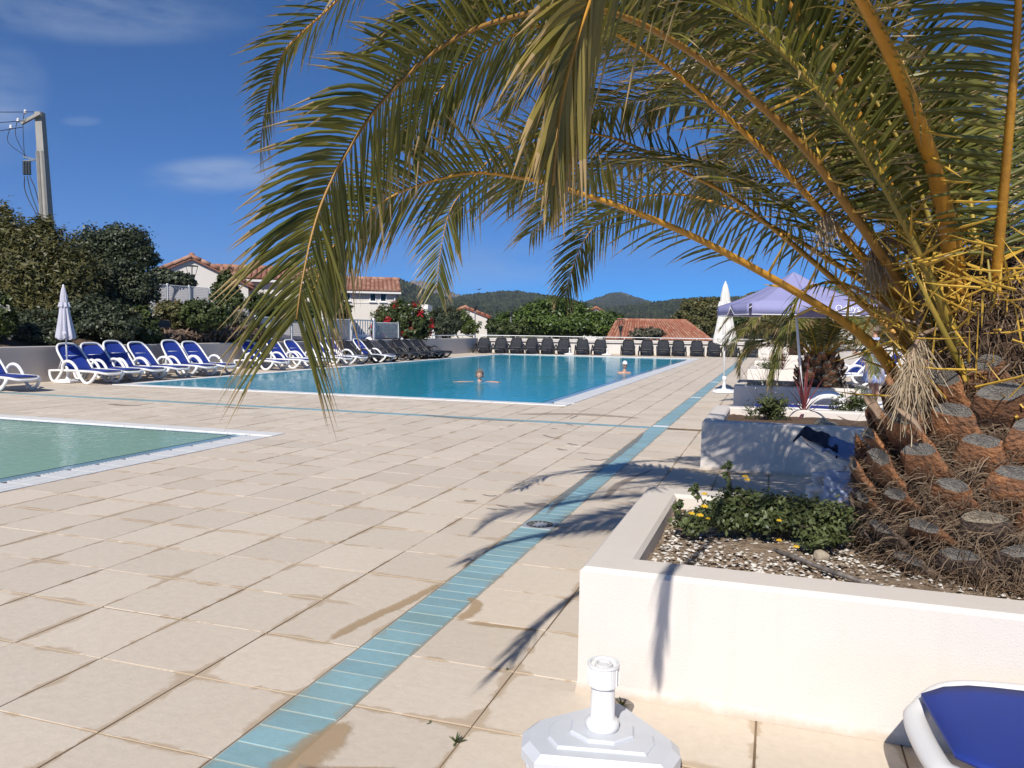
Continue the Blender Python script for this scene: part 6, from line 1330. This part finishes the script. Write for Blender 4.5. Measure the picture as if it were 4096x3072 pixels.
def fingers(j, bones, wrist, d, side, s=1.0, curl=.3):
    """palm and five fingers growing from the wrist joint along d; the thumb leaves the side of the palm"""
    w_ = Vector(j[wrist][:3]); d = Vector(d).normalized(); sd = Vector(side).normalized(); nn = d.cross(sd)
    pm = w_+d*.055*s; j[wrist+'_palm'] = (*pm, .03*s, .015*s); bones.append((wrist, wrist+'_palm'))
    for k, (o, L) in enumerate(((-.027, .062), (-.009, .073), (.009, .078), (.027, .068))):
        a = pm+d*.04*s+sd*o*s; m_ = a+d*L*.55*s-nn*curl*.02*s; e = m_+d*L*.45*s-nn*curl*.05*s
        for q, (p, r) in enumerate(((a, .0095), (m_, .0085), (e, .007))): j[f'{wrist}_f{k}{q}'] = (*p, r*s, r*s)
        bones += [(wrist+'_palm', f'{wrist}_f{k}0'), (f'{wrist}_f{k}0', f'{wrist}_f{k}1'), (f'{wrist}_f{k}1', f'{wrist}_f{k}2')]
    a = pm-d*.01*s+sd*.035*s; e = a+(d*.7+sd*.7)*.05*s; j[wrist+'_t0'] = (*a, .012*s, .012*s); j[wrist+'_t1'] = (*e, .009*s, .009*s); bones += [(wrist+'_palm', wrist+'_t0'), (wrist+'_t0', wrist+'_t1')]
# swimmer with arms spread on the surface
def tocam(p): return math.atan2(CP.y-p[1], CP.x-p[0])+math.pi/2
wp = gr(1036, 826, -.03)
J = {'chest': (0,.03,-.16,.15,.10), 'belly': (0,.16,-.42,.14,.10), 'hips': (0,.30,-.58,.16,.11), 'neck': (0,0,.015,.055,.055), 'throat': (0,-.01,.08,.052,.052),
     'shl': (.17,.02,-.045,.06,.055), 'ell': (.36,-.10,-.02,.042,.042), 'wrl': (.5,-.28,-.005,.028,.026), 'shr': (-.17,.02,-.045,.06,.055), 'elr': (-.36,-.1,-.03,.042,.042), 'wrr': (-.56,-.2,-.01,.028,.026),
     'hl': (.1,.36,-.66,.09,.09), 'kl': (.12,.7,-.72,.06,.06), 'al': (.13,1.05,-.8,.04,.04), 'hr': (-.1,.36,-.66,.09,.09), 'kr': (-.13,.72,-.66,.06,.06), 'ar': (-.14,1.1,-.66,.04,.04)}
B = [('chest','belly'),('belly','hips'),('chest','neck'),('neck','throat'),('chest','shl'),('shl','ell'),('ell','wrl'),('chest','shr'),('shr','elr'),('elr','wrr'),('hips','hl'),('hl','kl'),('kl','al'),('hips','hr'),('hr','kr'),('kr','ar')]
fingers(J, B, 'wrl', (.3,-.9,0), (-.9,-.3,0)); fingers(J, B, 'wrr', (-.85,-.3,0), (-.3,.9,0))
sw = person('person', (wp.x, wp.y, 0), tocam(wp), 'woman swimming with arms spread and short wet curly hair', J, B, ((0,-.025,.17), 0, -.05, 1.02), None, M['skin'])
def hair_mesh(c, s, seed, low, name, parent, mt, front=.45, puff=.016):
    bm = bmesh.new(); bmesh.ops.create_icosphere(bm, subdivisions=5, radius=1); r = random.Random(seed); ph = [r.uniform(0, 6) for _ in range(6)]; keep = []
    for v in bm.verts:
        x, y, z = v.co; n = math.sin(x*13+ph[0])*math.cos(z*12+ph[1])+.7*math.sin(y*17+z*9+ph[2])+.5*math.sin(x*31+y*27+ph[3]); v.co = Vector((x*(.084+puff*.35*n), y*(.103+puff*.35*n)+.012, z*(.124+puff*.4*n)+.006))*s+Vector(c)
        v.tag = (z < low) or (y < -.35 and z < front)
    bmesh.ops.delete(bm, geom=[f for f in bm.faces if any(v.tag for v in f.verts)], context='FACES'); me = bpy.data.meshes.new(name); bm.to_mesh(me); bm.free(); me.materials.append(mt)
    for p in me.polygons: p.use_smooth = True
    o = link(name, me, parent); sd = o.modifiers.new('t', 'SOLIDIFY'); sd.thickness = .008; return o
hair_mesh((0,-.018,.178), 1.17, 3, -.5, 'hair', sw, M['hair'], .38, .045)
# bather with cap and sunglasses, shoulders above the water
mp_ = gr(1349, 807, -.02)
J = {'chest': (0,.03,-.12,.17,.12), 'belly': (0,.05,-.42,.15,.12), 'hips': (0,.06,-.66,.16,.12), 'neck': (0,.0,.10,.06,.06), 'throat': (0,-.01,.16,.056,.056),
     'shl': (.19,.03,.02,.075,.065), 'ell': (.30,.04,-.24,.05,.05), 'wrl': (.38,-.16,-.30,.03,.03), 'shr': (-.19,.03,.02,.075,.065), 'elr': (-.31,.04,-.24,.05,.05), 'wrr': (-.36,-.18,-.30,.03,.03),
     'hl': (.1,.06,-.78,.1,.1), 'kl': (.11,.0,-1.1,.065,.065), 'al': (.11,.06,-1.4,.045,.045), 'hr': (-.1,.06,-.78,.1,.1), 'kr': (-.11,.0,-1.1,.065,.065), 'ar': (-.11,.06,-1.4,.045,.045)}
B = [('chest','belly'),('belly','hips'),('chest','neck'),('neck','throat'),('chest','shl'),('shl','ell'),('ell','wrl'),('chest','shr'),('shr','elr'),('elr','wrr'),('hips','hl'),('hl','kl'),('kl','al'),('hips','hr'),('hr','kr'),('kr','ar')]
mn = person('person', (mp_.x, mp_.y, 0), tocam(mp_)+.25, 'bare-shouldered bather in white cap and dark sunglasses near the pool edge', J, B, ((0,-.03,.27), 0, -.02, 1.06), None, M['skin2'])
hair_mesh((0,-.03,.285), 1.08, 5, .12, 'cap', mn, M['cap'], .3, 0)
b = MB(); b.smooth = True; P = []
for k in range(9):
    a = lerp(math.pi*1.12, math.pi*1.88, k/8); P.append((math.cos(a)*.085, math.sin(a)*.108-.03+.01, .33))
Q = [(x*1.02, y-.06*math.sin(math.pi*k/8), z-.018) for k, (x, y, z) in enumerate(P)]; b.add(P+Q+[(x, y, z-.006) for x, y, z in Q], [(i, i+1, 9+i+1, 9+i) for i in range(8)]+[(9+i, 9+i+1, 18+i+1, 18+i) for i in range(8)]); b.build('cap_peak', M['cap'], mn)
b = MB(); b.smooth = True
for s in (-1, 1):
    vs = []
    for k in range(12): a = 2*math.pi*k/12; x = s*.034+.03*math.cos(a); vs.append((x, -.138+.25*abs(x)**1.6, .281+.02*math.sin(a)))
    b.add(vs, [tuple(range(12))])
b.tube([(-.065,-.125,.287),(0,-.142,.29),(.065,-.125,.287)], .004, 6); b.tube([(.064,-.125,.287),(.085,-.03,.29)], .003, 5); b.tube([(-.064,-.125,.287),(-.085,-.03,.29)], .003, 5); b.build('sunglasses', M['shades'], mn)
# woman standing behind the big palm, looking at her phone
sp_ = gr(1884, 874, 0); face = tocam(sp_)-2.1
J = {'chest': (0,.01,1.22,.14,.10), 'waist': (0,0,1.04,.125,.095), 'hips': (0,.01,.9,.155,.115), 'neck': (0,0,1.40,.05,.05), 'throat': (0,-.01,1.47,.048,.048),
     'shl': (.165,.01,1.33,.055,.052), 'ell': (.21,-.01,1.06,.042,.042), 'wrl': (.19,-.22,1.05,.027,.025), 'shr': (-.165,.01,1.33,.055,.052), 'elr': (-.215,.05,1.06,.042,.042), 'wrr': (-.21,.0,.82,.027,.025),
     'hl': (.085,.01,.8,.09,.09), 'kl': (.085,.0,.48,.058,.058), 'cl': (.085,.03,.33,.055,.055), 'al': (.085,.02,.08,.034,.036), 'tl': (.09,-.12,.03,.036,.025), 'hr': (-.085,.01,.8,.09,.09), 'kr': (-.085,.0,.48,.058,.058), 'cr': (-.085,.03,.33,.055,.055), 'ar': (-.085,.02,.08,.034,.036), 'tr': (-.09,-.12,.03,.036,.025)}
B = [('chest','waist'),('waist','hips'),('chest','neck'),('neck','throat'),('chest','shl'),('shl','ell'),('ell','wrl'),('chest','shr'),('shr','elr'),('elr','wrr'),('hips','hl'),('hl','kl'),('kl','cl'),('cl','al'),('al','tl'),('hips','hr'),('hr','kr'),('kr','cr'),('cr','ar'),('ar','tr')]
fingers(J, B, 'wrl', (-.15,-1,.1), (-1,0,.1), curl=.6); fingers(J, B, 'wrr', (0,-.1,-1), (.2,-1,0), curl=.4)
wm = person('person', (sp_.x, sp_.y, 0), face, 'woman in a blue dress holding a phone behind the big palm', J, B, ((0,-.03,1.56), 0, .25, 1.0), None, M['skin2'])
hair_mesh((0,-.03,1.565), 1.04, 8, -.4, 'hair', wm, M['hair'], .45, .012)
b = MB(); b.smooth = True; n = 40; vs = []
for (z, rx, ry, am) in ((1.40,.09,.075,0), (1.36,.15,.095,0), (1.28,.165,.118,0), (1.2,.162,.125,.0), (1.05,.15,.115,.01), (.9,.185,.145,.02), (.75,.215,.17,.05), (.58,.235,.19,.07), (.46,.245,.2,.08)):
    for k in range(n): a = 2*math.pi*k/n; f = 1+am*math.cos(9*a+z*3); vs.append((rx*f*math.cos(a), ry*f*math.sin(a)+.01, z))
b.add(vs, [(i*n+k, (i+1)*n+k, (i+1)*n+(k+1) % n, i*n+(k+1) % n) for i in range(8) for k in range(n)]); do = b.build('dress', M['dress'], wm); sd = do.modifiers.new('t', 'SOLIDIFY'); sd.thickness = .006
for s in (-1, 1): MB().box((s*.088-.045, -.19, .0), (s*.088+.045, .07, .022), .008).build('sandal', M['print_white'], wm)
hp = Matrix.Translation(wm.location) @ Matrix.Rotation(face, 4, 'Z') @ Vector((.165,-.31,1.085))
b = MB(); b.box((-.039,-.08,-.005), (.039,.08,.005), .003); ph = b.build('phone', M['shades'], None, hp); ph.rotation_euler = (math.radians(35), 0, face); tag(ph, 'dark phone held by the woman in the blue dress', 'phone')

# ------------------------------------------------------------------ air
hz_b = MB(); hz_b.box((-3200, -600, -4.6), (3600, 4300, 420)); hm = bpy.data.materials.new('haze_air'); hm.use_nodes = True; t = hm.node_tree; t.nodes.clear()
pv = N(t, 'ShaderNodeVolumePrincipled', Density=.00018); pv.inputs['Color'].default_value = (.80, .88, 1, 1); pv.inputs['Anisotropy'].default_value = .2; o = N(t, 'ShaderNodeOutputMaterial'); t.links.new(pv.outputs[0], o.inputs['Volume'])
hzo = hz_b.build('haze', hm); tag(hzo, kind='stuff')
